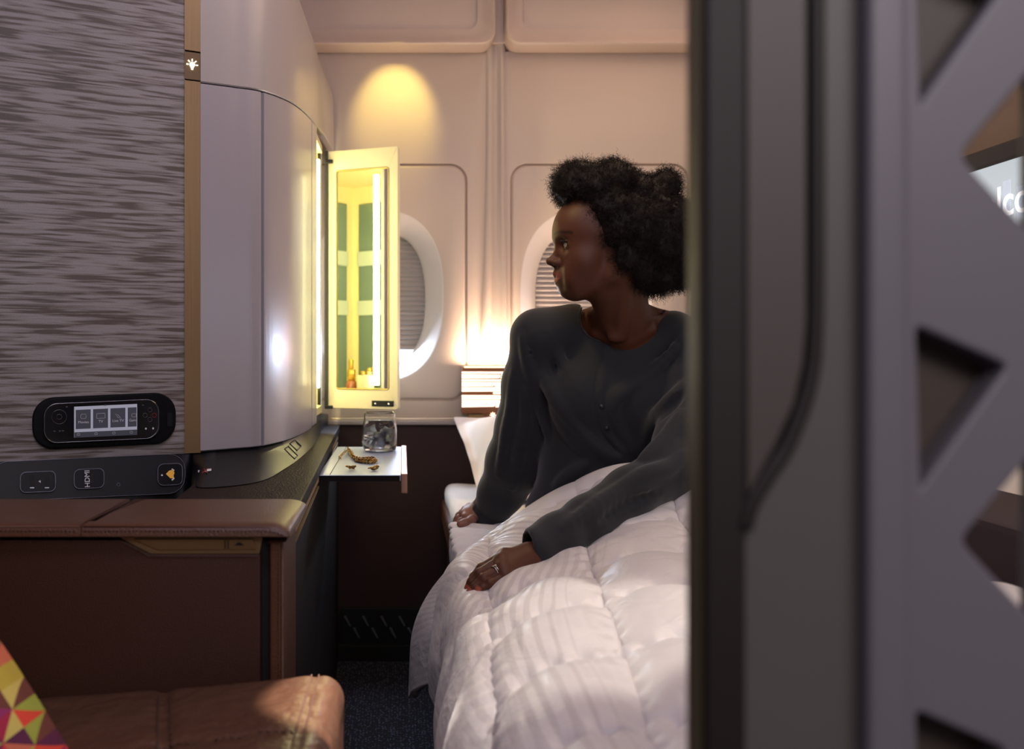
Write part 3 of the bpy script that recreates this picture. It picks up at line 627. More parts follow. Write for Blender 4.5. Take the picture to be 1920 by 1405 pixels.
# pull-out tray
tr = thing('pull_out_tray', 'metal pull-out side tray, blue daylight reflection in its colour, sliding from the dark console, holding the glass', 'tray', (-.1, 2.23, .69))
box('tray_board', (-.1735, -.003, 1.948, 2.532, .688, .700), [MAT['tray']], tr, .0012)
box('tray_board_edge', (-.1745, -.006, 1.9455, 1.9485, .6875, .6985), MAT['side'], tr)
box('tray_handle', (-.004, .010, 1.944, 2.536, .662, .7035), MAT['copper'], tr, .004, 3)
prism('tray_seam', [(-.150, 1.95, .7001), (-.1485, 1.95, .7001), (-.1485, 2.53, .7001), (-.150, 2.53, .7001)], (0, 0, .0004), MAT['dark'], tr)
# tumbler
gx, gy, gz = wx(712, 2.42), 2.42, .7006
t = tag(lathe('glass_tumbler', [(0, 0), (.036, 0), (.041, .004), (.0455, .022), (.045, .04), (.0435, .062), (.0405, .080), (.0400, .096), (.0405, .0985), (.0385, .0985), (.038, .096), (.0385, .080), (.0412, .062), (.0428, .04), (.0432, .022), (.039, .010), (.034, .008), (0, .008)], MAT['glass'], (gx, gy, gz), n=64),
        'clear stemless glass tumbler of iced water standing on the pull-out tray', 'glass')
tag(lathe('drinking_water', [(0, .0085), (.0338, .0085), (.0387, .0102), (.0428, .022), (.0424, .04), (.0408, .062), (.0383, .079), (0, .079)], MAT['water'], (gx, gy, gz), n=64), 'clear water filling the stemless tumbler on the tray', 'water')
for i in range(7):
    bm = bmesh.new(); bmesh.ops.create_cube(bm, size=.021+.004*random.random())
    a = i*2.4; r_ = .0 if i == 0 else .0215
    for v in bm.verts: v.co += Vector([random.uniform(-.0025, .0025) for _ in range(3)])
    bmesh.ops.transform(bm, matrix=Matrix.Translation((gx+r_*math.cos(a)*.9, gy+r_*math.sin(a)*.9, gz+.024+(.019 if i % 2 else 0)+(.012 if i == 0 else 0))) @ Matrix.Rotation(random.uniform(0, 2), 4, Vector((random.random(), random.random(), .3))), verts=bm.verts[:])
    tag(finish(bm, 'ice_cube', MAT['ice'], None, False, .0018), 'clear ice cube floating in the tumbler of water', 'ice cube', 'ice cubes in the tumbler')
# jewellery
def chain(path, r, th, name, label, cat):
    bm = bmesh.new(); pts = [Vector(p) for p in path]
    for i in range(len(pts)-1):
        c = (pts[i]+pts[i+1])/2; t_ = (pts[i+1]-pts[i]).normalized(); u_ = t_.cross(Vector((0, 0, 1))).normalized() if i % 2 else Vector((0, 0, 1)); u_ = (u_-t_*u_.dot(t_)).normalized()
        add_tube(bm, [c+t_*r*1.35*math.cos(a)+u_*r*math.sin(a) for a in [k*math.pi/5 for k in range(10)]], th, 5, closed=True)
    return tag(finish(bm, name, MAT['jewel'], None, True), label, cat)
def tp(u, v, h=0.0):
    p = plane_hit(u, v, (0, 0, .7015+h), Vector((0, 0, 1))); return p
wpath = [tp(*p) for p in ((652, 842, .006), (656, 846, .008), (659, 851, .008), (661, 856, .006), (668, 860, .004), (676, 862, .005), (684, 862, .004), (692, 861, .005), (700, 861, .004), (704, 864, .004), (696, 866, .004), (686, 866, .003), (676, 865, .003), (666, 863, .003))]
wp2 = catmull(wpath, 3)
br = thing('gold_bracelet', 'antique gold chain bracelet lying open on the tray before the tumbler', 'bracelet', tuple(tp(665, 860)))
o = chain(wp2, .0050, .0017, 'bracelet_chain', '', ''); del o['label']; del o['category']; place(o, br)
o = tube('bangle_arc', [tp(652, 843, .006), tp(643, 849, .013), tp(636, 856, .006), tp(636, 861, .0015)], .0016, MAT['jewel']); place(o, br)
o = tube('bangle_arc', [tp(654, 843, .006), tp(646, 850, .011), tp(639, 857, .005), tp(639, 861, .0015)], .0012, MAT['jewel']); place(o, br)
for (u, v, lb) in ((657, 877, 'small knotted gold earring, left of the two lying in front of the bracelet'), (700, 878, 'small knotted gold earring, right of the two lying in front of the bracelet')):
    bm = bmesh.new(); c0 = tp(u, v, .004)
    for i in range(4):
        nx = Vector((random.uniform(-.6, .6), random.uniform(-.6, .6), 1)).normalized(); e1 = nx.orthogonal().normalized(); e2 = nx.cross(e1); cc = c0+Vector((random.uniform(-.005, .005), random.uniform(-.005, .005), .0005*i))
        add_tube(bm, [cc+e1*.0075*math.cos(a)+e2*.0075*math.sin(a) for a in [k*math.pi/7 for k in range(14)]], .0013, 6, closed=True)
    tag(finish(bm, 'gold_earring', MAT['jewel'], None, True), lb, 'earring', 'gold earrings on the tray')

# ---------------- reading lamp on the wall
LY = 2.93
lp = thing('reading_lamp', 'bronze wall reading lamp with glowing white slatted face above the pillow', 'lamp', (wx(915, LY), LY, wz(735, LY)))
lx0, lx1 = wx(867, LY), wx(1040, LY)
box('lamp_housing', (lx0, lx1, LY, 2.995, wz(776, LY), wz(688, LY)), MAT['lampwood'], lp, .003)
box('lamp_cap', (lx0+.006, lx1, LY-.002, LY+.02, wz(690, LY), wz(687, LY)), M('lit_cap_edge', '#ffe0b0', .4, emit='#ffdfb0', estr=2.0), lp, .0008)
vv = 697.0; i = 0
while vv < 762:
    h = 3.6; u = 866.0
    while u < 1038:
        L2 = random.uniform(45, 110); u2 = min(u+L2, 1038); dv = random.uniform(-1.6, 1.6)
        pts = [P(u, vv+dv*.3, LY-.004), P(u2-2, vv+dv, LY-.004), P(u2, vv+dv+h*.5, LY-.004), P(u2-3, vv+dv+h, LY-.004), P(u, vv+h+dv*.3, LY-.004)]
        if i > 0 and random.random() < .12: u = u2+6; continue
        prism('lamp_slat', pts, (0, .006, 0), MAT['lampglow'], lp); u = u2+1.0
    vv += 4.9; i += 1
prism('lamp_bracket', [P(878, 777, LY+.01), P(1040, 777, LY+.01), P(1040, 800, LY+.01), P(878, 800, LY+.01)], (0, .03, 0), MAT['goldlit'], lp)
prism('lamp_switch', [P(905, 776, LY), P(948, 776, LY), P(938, 789, LY), P(915, 789, LY)], (0, .01, 0), MAT['lampwood'], lp)
icon('lamp_icon', P(924, 779, LY-.001), Vector((1, 0, 0)), Vector((0, 0, 1)), .013, MAT['glow'], lp)
light('lamp_uplight', 'AREA', ((lx0+lx1)/2, 2.955, wz(684, LY)), ((lx0+lx1)/2, 2.985, wz(500, LY)), 3.4, srgb('#ffd9b8'), .26, .03)
# ------------------------------------------------------------------ SDF toolkit (implicit shapes meshed with surface nets)
def smin(a, b, k):
    h = np.clip(0.5+0.5*(b-a)/k, 0, 1); return b+(a-b)*h-k*h*(1-h)
def smax(a, b, k): return -smin(-a, -b, k)
class Cap:   # round cone
    def __init__(s, a, b, ra, rb=None, k=.012): s.a = np.array(a, float); s.b = np.array(b, float); s.ra = ra; s.rb = ra if rb is None else rb; s.k = k
    def bb(s, m): r = max(s.ra, s.rb)+m; return np.minimum(s.a, s.b)-r, np.maximum(s.a, s.b)+r
    def d(s, p):
        ab = s.b-s.a; q = p-s.a; t = np.clip(q@ab/(ab@ab+1e-12), 0, 1); return np.linalg.norm(q-t[..., None]*ab, axis=-1)-(s.ra+(s.rb-s.ra)*t)
class Ell:
    def __init__(s, c, r, R=None, k=.012): s.c = np.array(c, float); s.r = np.array(r, float); s.R = R; s.k = k
    def bb(s, m): q = s.r.max()+m; return s.c-q, s.c+q
    def d(s, p):
        q = p-s.c
        if s.R is not None: q = q@s.R
        k0 = np.linalg.norm(q/s.r, axis=-1); k1 = np.linalg.norm(q/(s.r**2), axis=-1); return k0*(k0-1)/np.maximum(k1, 1e-9)
def sdf_eval(prims, p):
    f = np.full(p.shape[:-1], 1.0)
    for op, q in prims:
        v = q.d(p); f = smin(f, v, q.k) if op == '+' else smax(f, -v, q.k)
    return f
def sdf_grid(prims, lo, hi, h):
    lo = np.array(lo, float); n = np.ceil((np.array(hi)-lo)/h).astype(int)+1
    ax = [lo[i]+np.arange(n[i])*h for i in range(3)]; f = np.full(n, 1.0)
    for op, q in prims:
        a, b = q.bb(q.k*1.2+3*h); i0 = np.maximum(0, np.floor((a-lo)/h).astype(int)); i1 = np.minimum(n, np.ceil((b-lo)/h).astype(int)+1)
        if (i1 <= i0).any(): continue
        sl = tuple(slice(i0[j], i1[j]) for j in range(3))
        g = np.stack(np.meshgrid(*[ax[j][i0[j]:i1[j]] for j in range(3)], indexing='ij'), -1)
        v = q.d(g); f[sl] = smin(f[sl], v, q.k) if op == '+' else smax(f[sl], -v, q.k)
    return f, lo
def nets(f, lo, h):
    s = f < 0; nx, ny, nz = f.shape
    cnt = np.zeros((nx-1, ny-1, nz-1), np.int8)
    for dx in (0, 1):
        for dy in (0, 1):
            for dz in (0, 1): cnt += s[dx:nx-1+dx, dy:ny-1+dy, dz:nz-1+dz]
    act = np.argwhere((cnt > 0) & (cnt < 8)); idx = np.full(cnt.shape, -1, np.int64); idx[tuple(act.T)] = np.arange(len(act))
    pos = np.zeros((len(act), 3)); w_ = np.zeros(len(act))
    for ax in range(3):
        o1, o2 = [a for a in range(3) if a != ax]
        for c1 in (0, 1):
            for c2 in (0, 1):
                a = act.copy(); a[:, o1] += c1; a[:, o2] += c2; b = a.copy(); b[:, ax] += 1
                fa = f[tuple(a.T)]; fb = f[tuple(b.T)]; m = (fa < 0) != (fb < 0); t = np.where(m, fa/np.where(m, fa-fb, 1), 0)
                p = a.astype(float); p[:, ax] += t; pos[m] += p[m]; w_[m] += 1
    V = lo+pos/w_[:, None]*h; Q = []
    for ax in range(3):
        o1, o2 = [(1, 2), (2, 0), (0, 1)][ax]; sl = [slice(1, -1)]*3; sl[ax] = slice(0, f.shape[ax]-1)
        A = s[tuple(sl)]; sl2 = list(sl); sl2[ax] = slice(1, f.shape[ax]); B = s[tuple(sl2)]
        e = np.argwhere(A != B)
        if not len(e): continue
        off = np.ones(3, int); off[ax] = 0; sg = A[tuple(e.T)]; e = e+off
        def cell(d1, d2): c = e.copy(); c[:, o1] += d1; c[:, o2] += d2; return idx[tuple(c.T)]
        q = np.stack([cell(-1, -1), cell(0, -1), cell(0, 0), cell(-1, 0)], 1); q[~sg] = q[~sg][:, ::-1]; Q.append(q)
    Q = np.concatenate(Q); return V, Q[(Q >= 0).all(1)]
def relax(V, Q, it=1, lam=.5):
    for _ in range(it):
        a = np.zeros_like(V); c = np.zeros(len(V))
        for i in range(4):
            for j in ((i+1) % 4, (i-1) % 4): np.add.at(a, Q[:, i], V[Q[:, j]]); np.add.at(c, Q[:, i], 1)
        V = V+(a/np.maximum(c, 1)[:, None]-V)*lam
    return V
def noise3(p, sc, seed=0):
    r = np.random.default_rng(seed); out = 0
    for k in range(5):
        d = r.normal(size=3); d /= np.linalg.norm(d); out = out+np.sin((p@d)*sc*(1+.35*k)+r.uniform(0, 6.28)+1.3*np.sin((p@np.roll(d, 1))*sc*.7))
    return out/5
def set_col(o, V, colf):
    me = o.data; ca = me.color_attributes.new('Col', 'FLOAT_COLOR', 'POINT'); c = np.ones((len(me.vertices), 4), np.float32); c[:, :3] = colf
    ca.data.foreach_set('color', c.ravel())
def vec(p): return np.array([p[0], p[1], p[2]], float)
def PP(u, v, Y): return vec(P(u, v, Y))

# ------------------------------------------------------------------ leather armrest console (nearest, left)
arm = thing('armrest_console', 'brown leather armrest console with stitched top pad below the black socket strip', 'armrest', (-.5, 1.25, 0))
# pads: swept profile along x, rounded right end
def pad(name, x0, x1, skew, rnd):
    yb, yf, zt = 1.40, 1.185, .738
    prof = [(yb, zt-.018), (yb, zt-.003), (yb-.02, zt), (yf+.02, zt-.001), (yf+.006, zt-.0025), (yf, zt-.006), (yf-.001, zt-.0165), (yf+.006, zt-.019)]
    bm = bmesh.new(); R = []
    n = 24
    for i in range(n+1):
        t = i/n; x = x0+(x1-x0)*t
        R.append((x, 0))
    if rnd:
        R = [(x, d) for x, d in R if x < x1-.030]+[(x1-.030+.030*math.sin(a), .011*(1-math.cos(a))) for a in [k*math.pi/2/9 for k in range(10)]]
    rings = []
    for x, d in R:
        rings.append([bm.verts.new((x+(skew*(y-yf)/(yb-yf) if x == R[0][0] else 0), y, z-d if z > zt-.012 else z)) for y, z in prof])
    for a, c in zip(rings, rings[1:]):
        for k in range(len(prof)): bm.faces.new((a[k], a[(k+1) % len(prof)], c[(k+1) % len(prof)], c[k]))
    bm.faces.new(rings[0]); bm.faces.new(rings[-1][::-1])
    return autosmooth(finish(bm, name, MAT['brown'], arm), 60)
xs = wx(152, 1.185)
pad('armrest_pad', xs+.001, -.141, .03, True); pad('armrest_pad', -1.2, xs-.001, 0, False)
prism('pad_joint', [(xs-.002, 1.186, .721), (xs+.002, 1.186, .721), (xs+.002, 1.39, .721), (xs-.002, 1.39, .721)], (0, 0, .013), MAT['threaddark'], arm)
def stitches(name, path, mat, parent, step=.005, l=.003, r=.0006, lift=(0, 0, 0)):
    bm = bmesh.new(); pts = [Vector(p)+Vector(lift) for p in path]; acc = 0
    for a, b_ in zip(pts, pts[1:]):
        L3 = (b_-a).length; d = (b_-a)/max(L3, 1e-9); s = acc
        while s < L3-l:
            add_tube(bm, [a+d*s, a+d*(s+l)], r, 5); s += step
        acc = s-L3
    return finish(bm, name, mat, parent, True)
stitches('top_stitch', [(xs+.004, 1.1835, .7285), (-.170, 1.1835, .7285), (-.156, 1.1835, .7265), (-.146, 1.1838, .7215)], MAT['threaddark'], arm)
stitches('top_stitch', [(-1.0, 1.1835, .7285), (xs-.004, 1.1835, .7285)], MAT['threaddark'], arm)
tube('pad_piping', [(-1.0, 1.186, .7333), (xs-.003, 1.186, .7333)], .0012, MAT['brown'], arm, 6)
tube('pad_piping', [(xs+.003, 1.186, .7333), (-.168, 1.186, .7328), (-.153, 1.187, .729), (-.144, 1.188, .7235)], .0013, MAT['brown'], arm, 6)
# side panel with cut-out for the release handle
fy = 1.20
def fp(u, v, y=fy): return P(u, v, y)
sp = [fp(-140, 1013), fp(228, 1013), fp(281, 1040), fp(488, 1040), fp(488, 1500), fp(-140, 1500)]
prism('side_panel', sp, (0, .02, 0), MAT['brown_side'], arm, .0025, 3, True)
stitches('panel_stitch', [fp(-60, 1017, fy-.001), fp(226, 1017, fy-.001), fp(279, 1045, fy-.001), fp(484, 1045, fy-.001)], MAT['threaddark'], arm, .0045, .0028)
prism('handle_recess', [fp(225, 1008, 1.205), fp(492, 1008, 1.205), fp(486, 1040, 1.205), fp(279, 1040, 1.205)], (0, .012, 0), MAT['gold'], arm)
prism('release_handle', [fp(250, 1012, 1.2), fp(474, 1012, 1.2), fp(480, 1031, 1.202), fp(296, 1032, 1.202)], (0, .006, 0), MAT['gold'], arm, .001)
for u in (421, 427): prism('handle_line', [fp(u, 1013, 1.199), fp(u+1.6, 1013, 1.199), fp(u+1.6, 1029, 1.199), fp(u, 1029, 1.199)], (0, .001, 0), MAT['dark'], arm)
prism('handle_arrow', [fp(439, 1023, 1.199), fp(457, 1023, 1.199), fp(448, 1017, 1.199)], (0, .001, 0), MAT['dark'], arm)
prism('panel_gap', [fp(486, 1012, 1.212), fp(507, 1012, 1.212), fp(507, 1500, 1.212), fp(486, 1500, 1.212)], (0, .1, 0), MAT['dark'], arm)
# end post
px0, px1 = wx(506, 1.195), -.150
bm = bmesh.new(); vs = [(px0, 1.195), (px1-.004, 1.195), (px1, 1.20), (px1-.002, 1.355), (px0, 1.355)]
A_ = [bm.verts.new((x, y, .05)) for x, y in vs]; B2 = [bm.verts.new((x, y, .712+(y-1.195)*.07)) for x, y in vs]
bm.faces.new(A_); bm.faces.new(B2[::-1])
for i in range(5): bm.faces.new((A_[i], A_[(i+1) % 5], B2[(i+1) % 5], B2[i]))
autosmooth(finish(bm, 'end_post', MAT['brown'], arm, False, .004, 4), 50)
stitches('post_stitch', [(px1-.006, 1.194, .705), (px1-.006, 1.194, .05)], MAT['threaddark'], arm, .0045, .0028)
tube('post_piping', [(px1-.001, 1.196, .71), (px1-.001, 1.196, .05)], .0013, MAT['brown'], arm, 6)
box('console_body', (-1.25, wx(500, 1.22), 1.222, 1.36, 0, .70), MAT['brown_side'], arm)

# ------------------------------------------------------------------ leather chair (bottom left)
ch = thing('leather_chair', 'creased brown leather seat with double stitched seams in front of the armrest panel', 'chair', (-.5, .85, 0))
def zseat(x, y):
    return .526+.040*np.clip((x+.42)/.36, -1, 1)-.0*y
lo, hi, h = (-1.0, .50, .34), (-.03, 1.20, .62), .006
n = [int(math.ceil((hi[i]-lo[i])/h))+1 for i in range(3)]
X_, Y_, Z_ = np.meshgrid(*[lo[i]+np.arange(n[i])*h for i in range(3)], indexing='ij')
q = np.stack([np.abs(X_+.51)-(.455-.055), np.abs(Y_-.845)-(.335-.03), np.abs(Z_-(zseat(X_, Y_)-.075)+.0)-(.075-.035)], -1)
q[..., 0] *= .9
f = np.linalg.norm(np.maximum(q, 0), axis=-1)+np.minimum(q.max(-1), 0)-.038
seam = lambda x, c, w_: np.exp(-((x-c)/w_)**2)
f += .006*seam(X_, -.275-.25*(Y_-1.1), .007)+.0045*seam(X_, -.105, .005)-.004*(np.sin(X_*9)*np.sin(Y_*7))
f += .0022*noise3(np.stack([X_, Y_, Z_], -1), 45, 3)+.004*seam(Y_, .985, .005)*(X_ > -.28)
V, Q = nets(f, np.array(lo), h); V = relax(V, Q, 2); o = fast_mesh('seat_cushion', V, Q, MAT['seat']); place(o, ch)
def seat_top(x, y):
    i = int(round((x-lo[0])/h)); j = int(round((y-lo[1])/h)); col = f[i, j]; k = np.where(col < 0)[0]
    return lo[2]+h*(k[-1]+.6) if len(k) else .5
for dx in (-.008, .006):
    stitches('seam_stitch', [(-.275-.25*(y-1.1)+dx, y, seat_top(-.275-.25*(y-1.1)+dx, y)+.001) for y in np.linspace(1.13, .6, 30)], MAT['threaddark'], ch, .008, .005, .0011)
for dx in (-.005, .004):
    stitches('seam_stitch', [(-.105+dx, y, seat_top(-.105+dx, y)+.0012) for y in np.linspace(1.15, .6, 40)], MAT['thread'], ch, .007, .0045, .001)
stitches('seam_stitch', [(x, .978, seat_top(x, .978)+.001) for x in np.linspace(-.27, -.10, 24)], MAT['threaddark'], ch, .008, .005, .001)
box('chair_base', (-.9, -.12, .56, 1.12, 0, .40), MAT['brown_side'], ch, .02, 3)
box('chair_back', (-1.1, -.86, .52, 1.17, 0, 1.0), MAT['seat'], ch, .05, 4)

# ------------------------------------------------------------------ throw cushion with triangle print
pal = ['#a3243f', '#c3353f', '#7b1e4a', '#b8a23a', '#9aa03c', '#c86a4a', '#d07a86', '#6d3a2c', '#d8452f', '#8f2b5c', '#c9b45a', '#5a2040']
NC = 20; sub = 3; S_ = .43; NN = NC*sub
cuV = []; 
def cush(s, t, side):
    a, b_ = 2*s-1, 2*t-1; h_ = .075*((1-a**4)*(1-b_**4))**.55; pin = 1-.05*(a*a*b_*b_)-.03*(1-abs(a))*(abs(b_)**3)-.03*(1-abs(b_))*(abs(a)**3)
    return Vector((a*S_/2*pin, b_*S_/2*pin, side*h_))
vs = []; fs = []; cols_ = []
for side in (1, -1):
    base = len(vs)
    for i in range(NN+1):
        for j in range(NN+1): vs.append(cush(i/NN, j/NN, side))
    for ci in range(NC):
        for cj in range(NC):
            r_ = random.Random(ci*37+cj*101+side*7); c2 = [r_.choice(pal), r_.choice(pal)]
            flip = (ci+cj) % 2
            for i in range(sub):
                for j in range(sub):
                    I, J = ci*sub+i, cj*sub+j; a = base+I*(NN+1)+J; b_ = a+NN+1; c_ = b_+1; d = a+1
                    if flip: T = [((a, b_, d), 0 if i+j < sub else 1), ((b_, c_, d), 0 if i+j < sub-1 else 1)]
                    else: T = [((a, b_, c_), 0 if i >= j else 1), ((a, c_, d), 0 if i > j else 1)]
                    for tri, w2 in T:
                        fs.append(tri if side > 0 else tri[::-1]); cols_.append(srgb(c2[w2]))
cu = mesh('throw_cushion', vs, fs, MAT['patch'], None, True)
ca = cu.data.color_attributes.new('Col', 'FLOAT_COLOR', 'CORNER'); arr = np.ones((len(fs), 3, 4), np.float32); arr[:, :, :3] = np.array(cols_)[:, None, :]; ca.data.foreach_set('color', arr.ravel())
cu.location = (-.600, .91, .575); ax_n = Vector((.25, -.93, .28)).normalized()
cu.rotation_euler = (ax_n.to_track_quat('Z', 'Y').to_matrix() @ Matrix.Rotation(0, 3, 'Z')).to_euler() if False else (Matrix.Rotation(0, 3, 'Z') @ ax_n.to_track_quat('Z', 'Y').to_matrix() @ Matrix.Rotation(math.radians(33), 3, 'Z')).to_euler()
tag(cu, 'plump throw cushion printed with pink, red and lime triangles on the leather seat', 'cushion')

# ------------------------------------------------------------------ bed
bed = thing('bed', 'made-up bed with brown leather base beneath the seated woman', 'bed', (.57, 1.95, 0))
box('bed_base', (.135, .795, .86, 2.93, 0, .43), MAT['brown_side'], bed, .02, 3, True)
box('base_rim', (.118, .797, .85, 2.935, .43, .50), MAT['brown'], bed, .018, 4, True)
# mattress with sheet, softly rumpled
def softbox(name, x0, x1, y0, y1, z0, z1, r, amp, mat, parent, h=.012, sc=16, seed=1):
    lo = np.array([x0-.03, y0-.03, z0-.03]); n = [int(((x1, y1, z1)[i]+.03-lo[i])/h)+1 for i in range(3)]
    G = np.stack(np.meshgrid(*[lo[i]+np.arange(n[i])*h for i in range(3)], indexing='ij'), -1)
    q = np.abs(G-np.array([(x0+x1)/2, (y0+y1)/2, (z0+z1)/2]))-(np.array([x1-x0, y1-y0, z1-z0])/2-r)
    f = np.linalg.norm(np.maximum(q, 0), axis=-1)+np.minimum(q.max(-1), 0)-r+amp*noise3(G, sc, seed)
    V, Q = nets(f, lo, h); V = relax(V, Q, 1); o = fast_mesh(name, V, Q, mat); place(o, parent); return o
softbox('mattress', .128, .795, .90, 2.94, .485, .548, .024, .0035, MAT['sheet'], bed, .009, 22, 4)
# folded top sheet edge near her hand
def cloth(name, ctrl, mat, parent, nu=12, nv=12, disp=None, thick=.004, uvs=None):
    rows = [catmull(r, nu) for r in ctrl]; colsN = len(rows[0]); G = [catmull([r[i] for r in rows], nv) for i in range(colsN)]
    G = np.array(G)  # [s][t][3]
    ns, nt_ = G.shape[:2]
    dS = np.gradient(G, axis=0); dT = np.gradient(G, axis=1); Nn = np.cross(dS, dT); Nn /= np.maximum(np.linalg.norm(Nn, axis=-1, keepdims=True), 1e-9)
    if Nn[..., 2].mean() < 0: Nn = -Nn
    lenS = np.zeros((ns, nt_)); lenS[1:] = np.cumsum(np.linalg.norm(np.diff(G, axis=0), axis=-1), 0)
    lenT = np.zeros((ns, nt_)); lenT[:, 1:] = np.cumsum(np.linalg.norm(np.diff(G, axis=1), axis=-1), 1)
    if disp is not None: G = G+Nn*disp(G, lenS, lenT)[..., None]
    V = G.reshape(-1, 3); I = np.arange(ns*nt_).reshape(ns, nt_); Q = np.stack([I[:-1, :-1], I[1:, :-1], I[1:, 1:], I[:-1, 1:]], -1).reshape(-1, 4)
    o = fast_mesh(name, V, Q, mat, None); 
    if parent is not None: place(o, parent)
    uvl = o.data.uv_layers.new(name='UVMap'); li = np.zeros(len(o.data.loops), np.int32); o.data.loops.foreach_get('vertex_index', li)
    uvv = np.stack([lenS.ravel()[li], lenT.ravel()[li]], -1).astype(np.float32); uvl.data.foreach_set('uv', uvv.ravel())
    if thick:
        s = o.modifiers.new('thickness', 'SOLIDIFY'); s.thickness = thick; s.offset = 0
    return o
cloth('top_sheet', [[(.108, 1.75, .47), (.104, 1.75, .545), (.13, 1.75, .566), (.25, 1.75, .575), (.40, 1.75, .575)],
                    [(.108, 1.92, .49), (.105, 1.95, .545), (.125, 1.95, .562), (.25, 1.95, .568), (.42, 1.95, .57)],
                    [(.112, 2.05, .51), (.110, 2.12, .545), (.125, 2.14, .558), (.25, 2.12, .560), (.42, 2.10, .565)],
                    [(.116, 2.12, .52), (.115, 2.19, .545), (.13, 2.205, .553), (.26, 2.17, .556), (.42, 2.15, .56)]], MAT['sheet'], bed, 14, 14,
      lambda G, s, t: .004*noise3(G, 30, 8)+.0035*np.sin(G[..., 0]*60+G[..., 1]*90), .006)
# sleeping pillows against the wall
def sleeping_pillow(label, TL, TR, BL, BR, puff, seed, group=None):
    n = 56; TL, TR, BL, BR = [vec(p) for p in (TL, TR, BL, BR)]; nrm = np.cross(TR-TL, BL-TL); nrm /= np.linalg.norm(nrm)
    if nrm[1] > 0: nrm = -nrm
    V = []; Q = []
    for side in (1, -1):
        b0_ = len(V)
        for i in range(n+1):
            for j in range(n+1):
                s, t = i/n, j/n; a, b_ = 2*s-1, 2*t-1; e = max(abs(a), abs(b_))
                pin = .04*(a*a)*(b_*b_); aa = a*(1-.035*(1-b_*b_)*(abs(a)**3)); bb_ = b_*(1-.05*(1-a*a)*(abs(b_)**3))
                s2, t2 = (aa+1)/2, (bb_+1)/2
                p = (TL*(1-s2)+TR*s2)*(1-t2)+(BL*(1-s2)+BR*s2)*t2
                A, B = abs(a)/.88, abs(b_)/.86; hgt = puff*(max(0, 1-A**3)*max(0, 1-B**3))**.6+.003
                p = p+nrm*side*hgt; V.append(p)
        for i in range(n):
            for j in range(n):
                a = b0_+i*(n+1)+j; qd = (a, a+n+1, a+n+2, a+1); Q.append(qd if side < 0 else qd[::-1])
    V = np.array(V); V += (.004*noise3(V, 40, seed)+.0045*noise3(V, 18, seed+1))[:, None]*nrm
    o = fast_mesh('pillow', V, np.array(Q), MAT['pillow']); return tag(o, label, 'pillow', group)
sleeping_pillow('white flanged pillow under the reading lamp, propped against the wall left of the woman', P(851, 783, 2.84), P(1120, 783, 2.86), P(899, 936, 2.50), P(1120, 950, 2.50), .075, 11)
sleeping_pillow('white pillow propped against the wall behind the seated woman', P(1128, 800, 2.84), P(1250, 790, 2.86), P(1128, 950, 2.50), P(1318, 950, 2.50), .07, 21)
box('pillow_tag', (0, .001, 0, .001, 0, .001), MAT['sheet']) if False else None

# duvet
far = [(.018, 1.86, .275), (.030, 1.84, .42), (.088, 1.76, .545), PP(900, 1020, 1.80), PP(980, 965, 1.87), PP(1060, 918, 1.90), PP(1150, 880, 1.88), PP(1240, 876, 1.86), (.60, 1.92, .665), (.69, 1.92, .64), (.765, 1.92, .615), (.785, 1.9, .52)]
mid = [(.070, 1.66, .375), (.078, 1.655, .46), (.103, 1.63, .568), (.150, 1.63, .580), (.225, 1.65, .598), (.325, 1.67, .630), (.43, 1.69, .655), (.54, 1.70, .675), (.63, 1.70, .675), (.70, 1.7, .655), (.765, 1.7, .62), (.785, 1.7, .52)]
def row(Y, hx, zs, dz):
    hx += .013; xs_ = [hx+.004, hx, hx+.028, .145, .225, .32, .43, .55, .63, .70, .765, .785]
    return [(x, Y, z+d) for x, z, d in zip(xs_, zs, dz)]
zsn = [.25, .42, .555, .600, .618, .632, .645, .650, .655, .65, .62, .5]
r150 = [(.078, 1.50, .36), (.072, 1.50, .45), (.092, 1.50, .545), (.140, 1.50, .572), (.22, 1.50, .592), (.32, 1.50, .622), (.43, 1.5, .645), (.55, 1.5, .662), (.63, 1.5, .665), (.70, 1.5, .65), (.765, 1.5, .62), (.785, 1.5, .52)]
ctrl = [row(.72, .040, zsn, [0]*12), row(.92, .041, zsn, [0]*12), row(1.12, .044, zsn, [0, 0, 0, -.004, -.002, 0, 0, .005, 0, 0, 0, 0]), row(1.32, .056, zsn, [.02, .01, -.006, -.018, -.012, -.004, 0, .008, .005, 0, 0, 0]), r150, mid, [tuple(p) for p in far]]
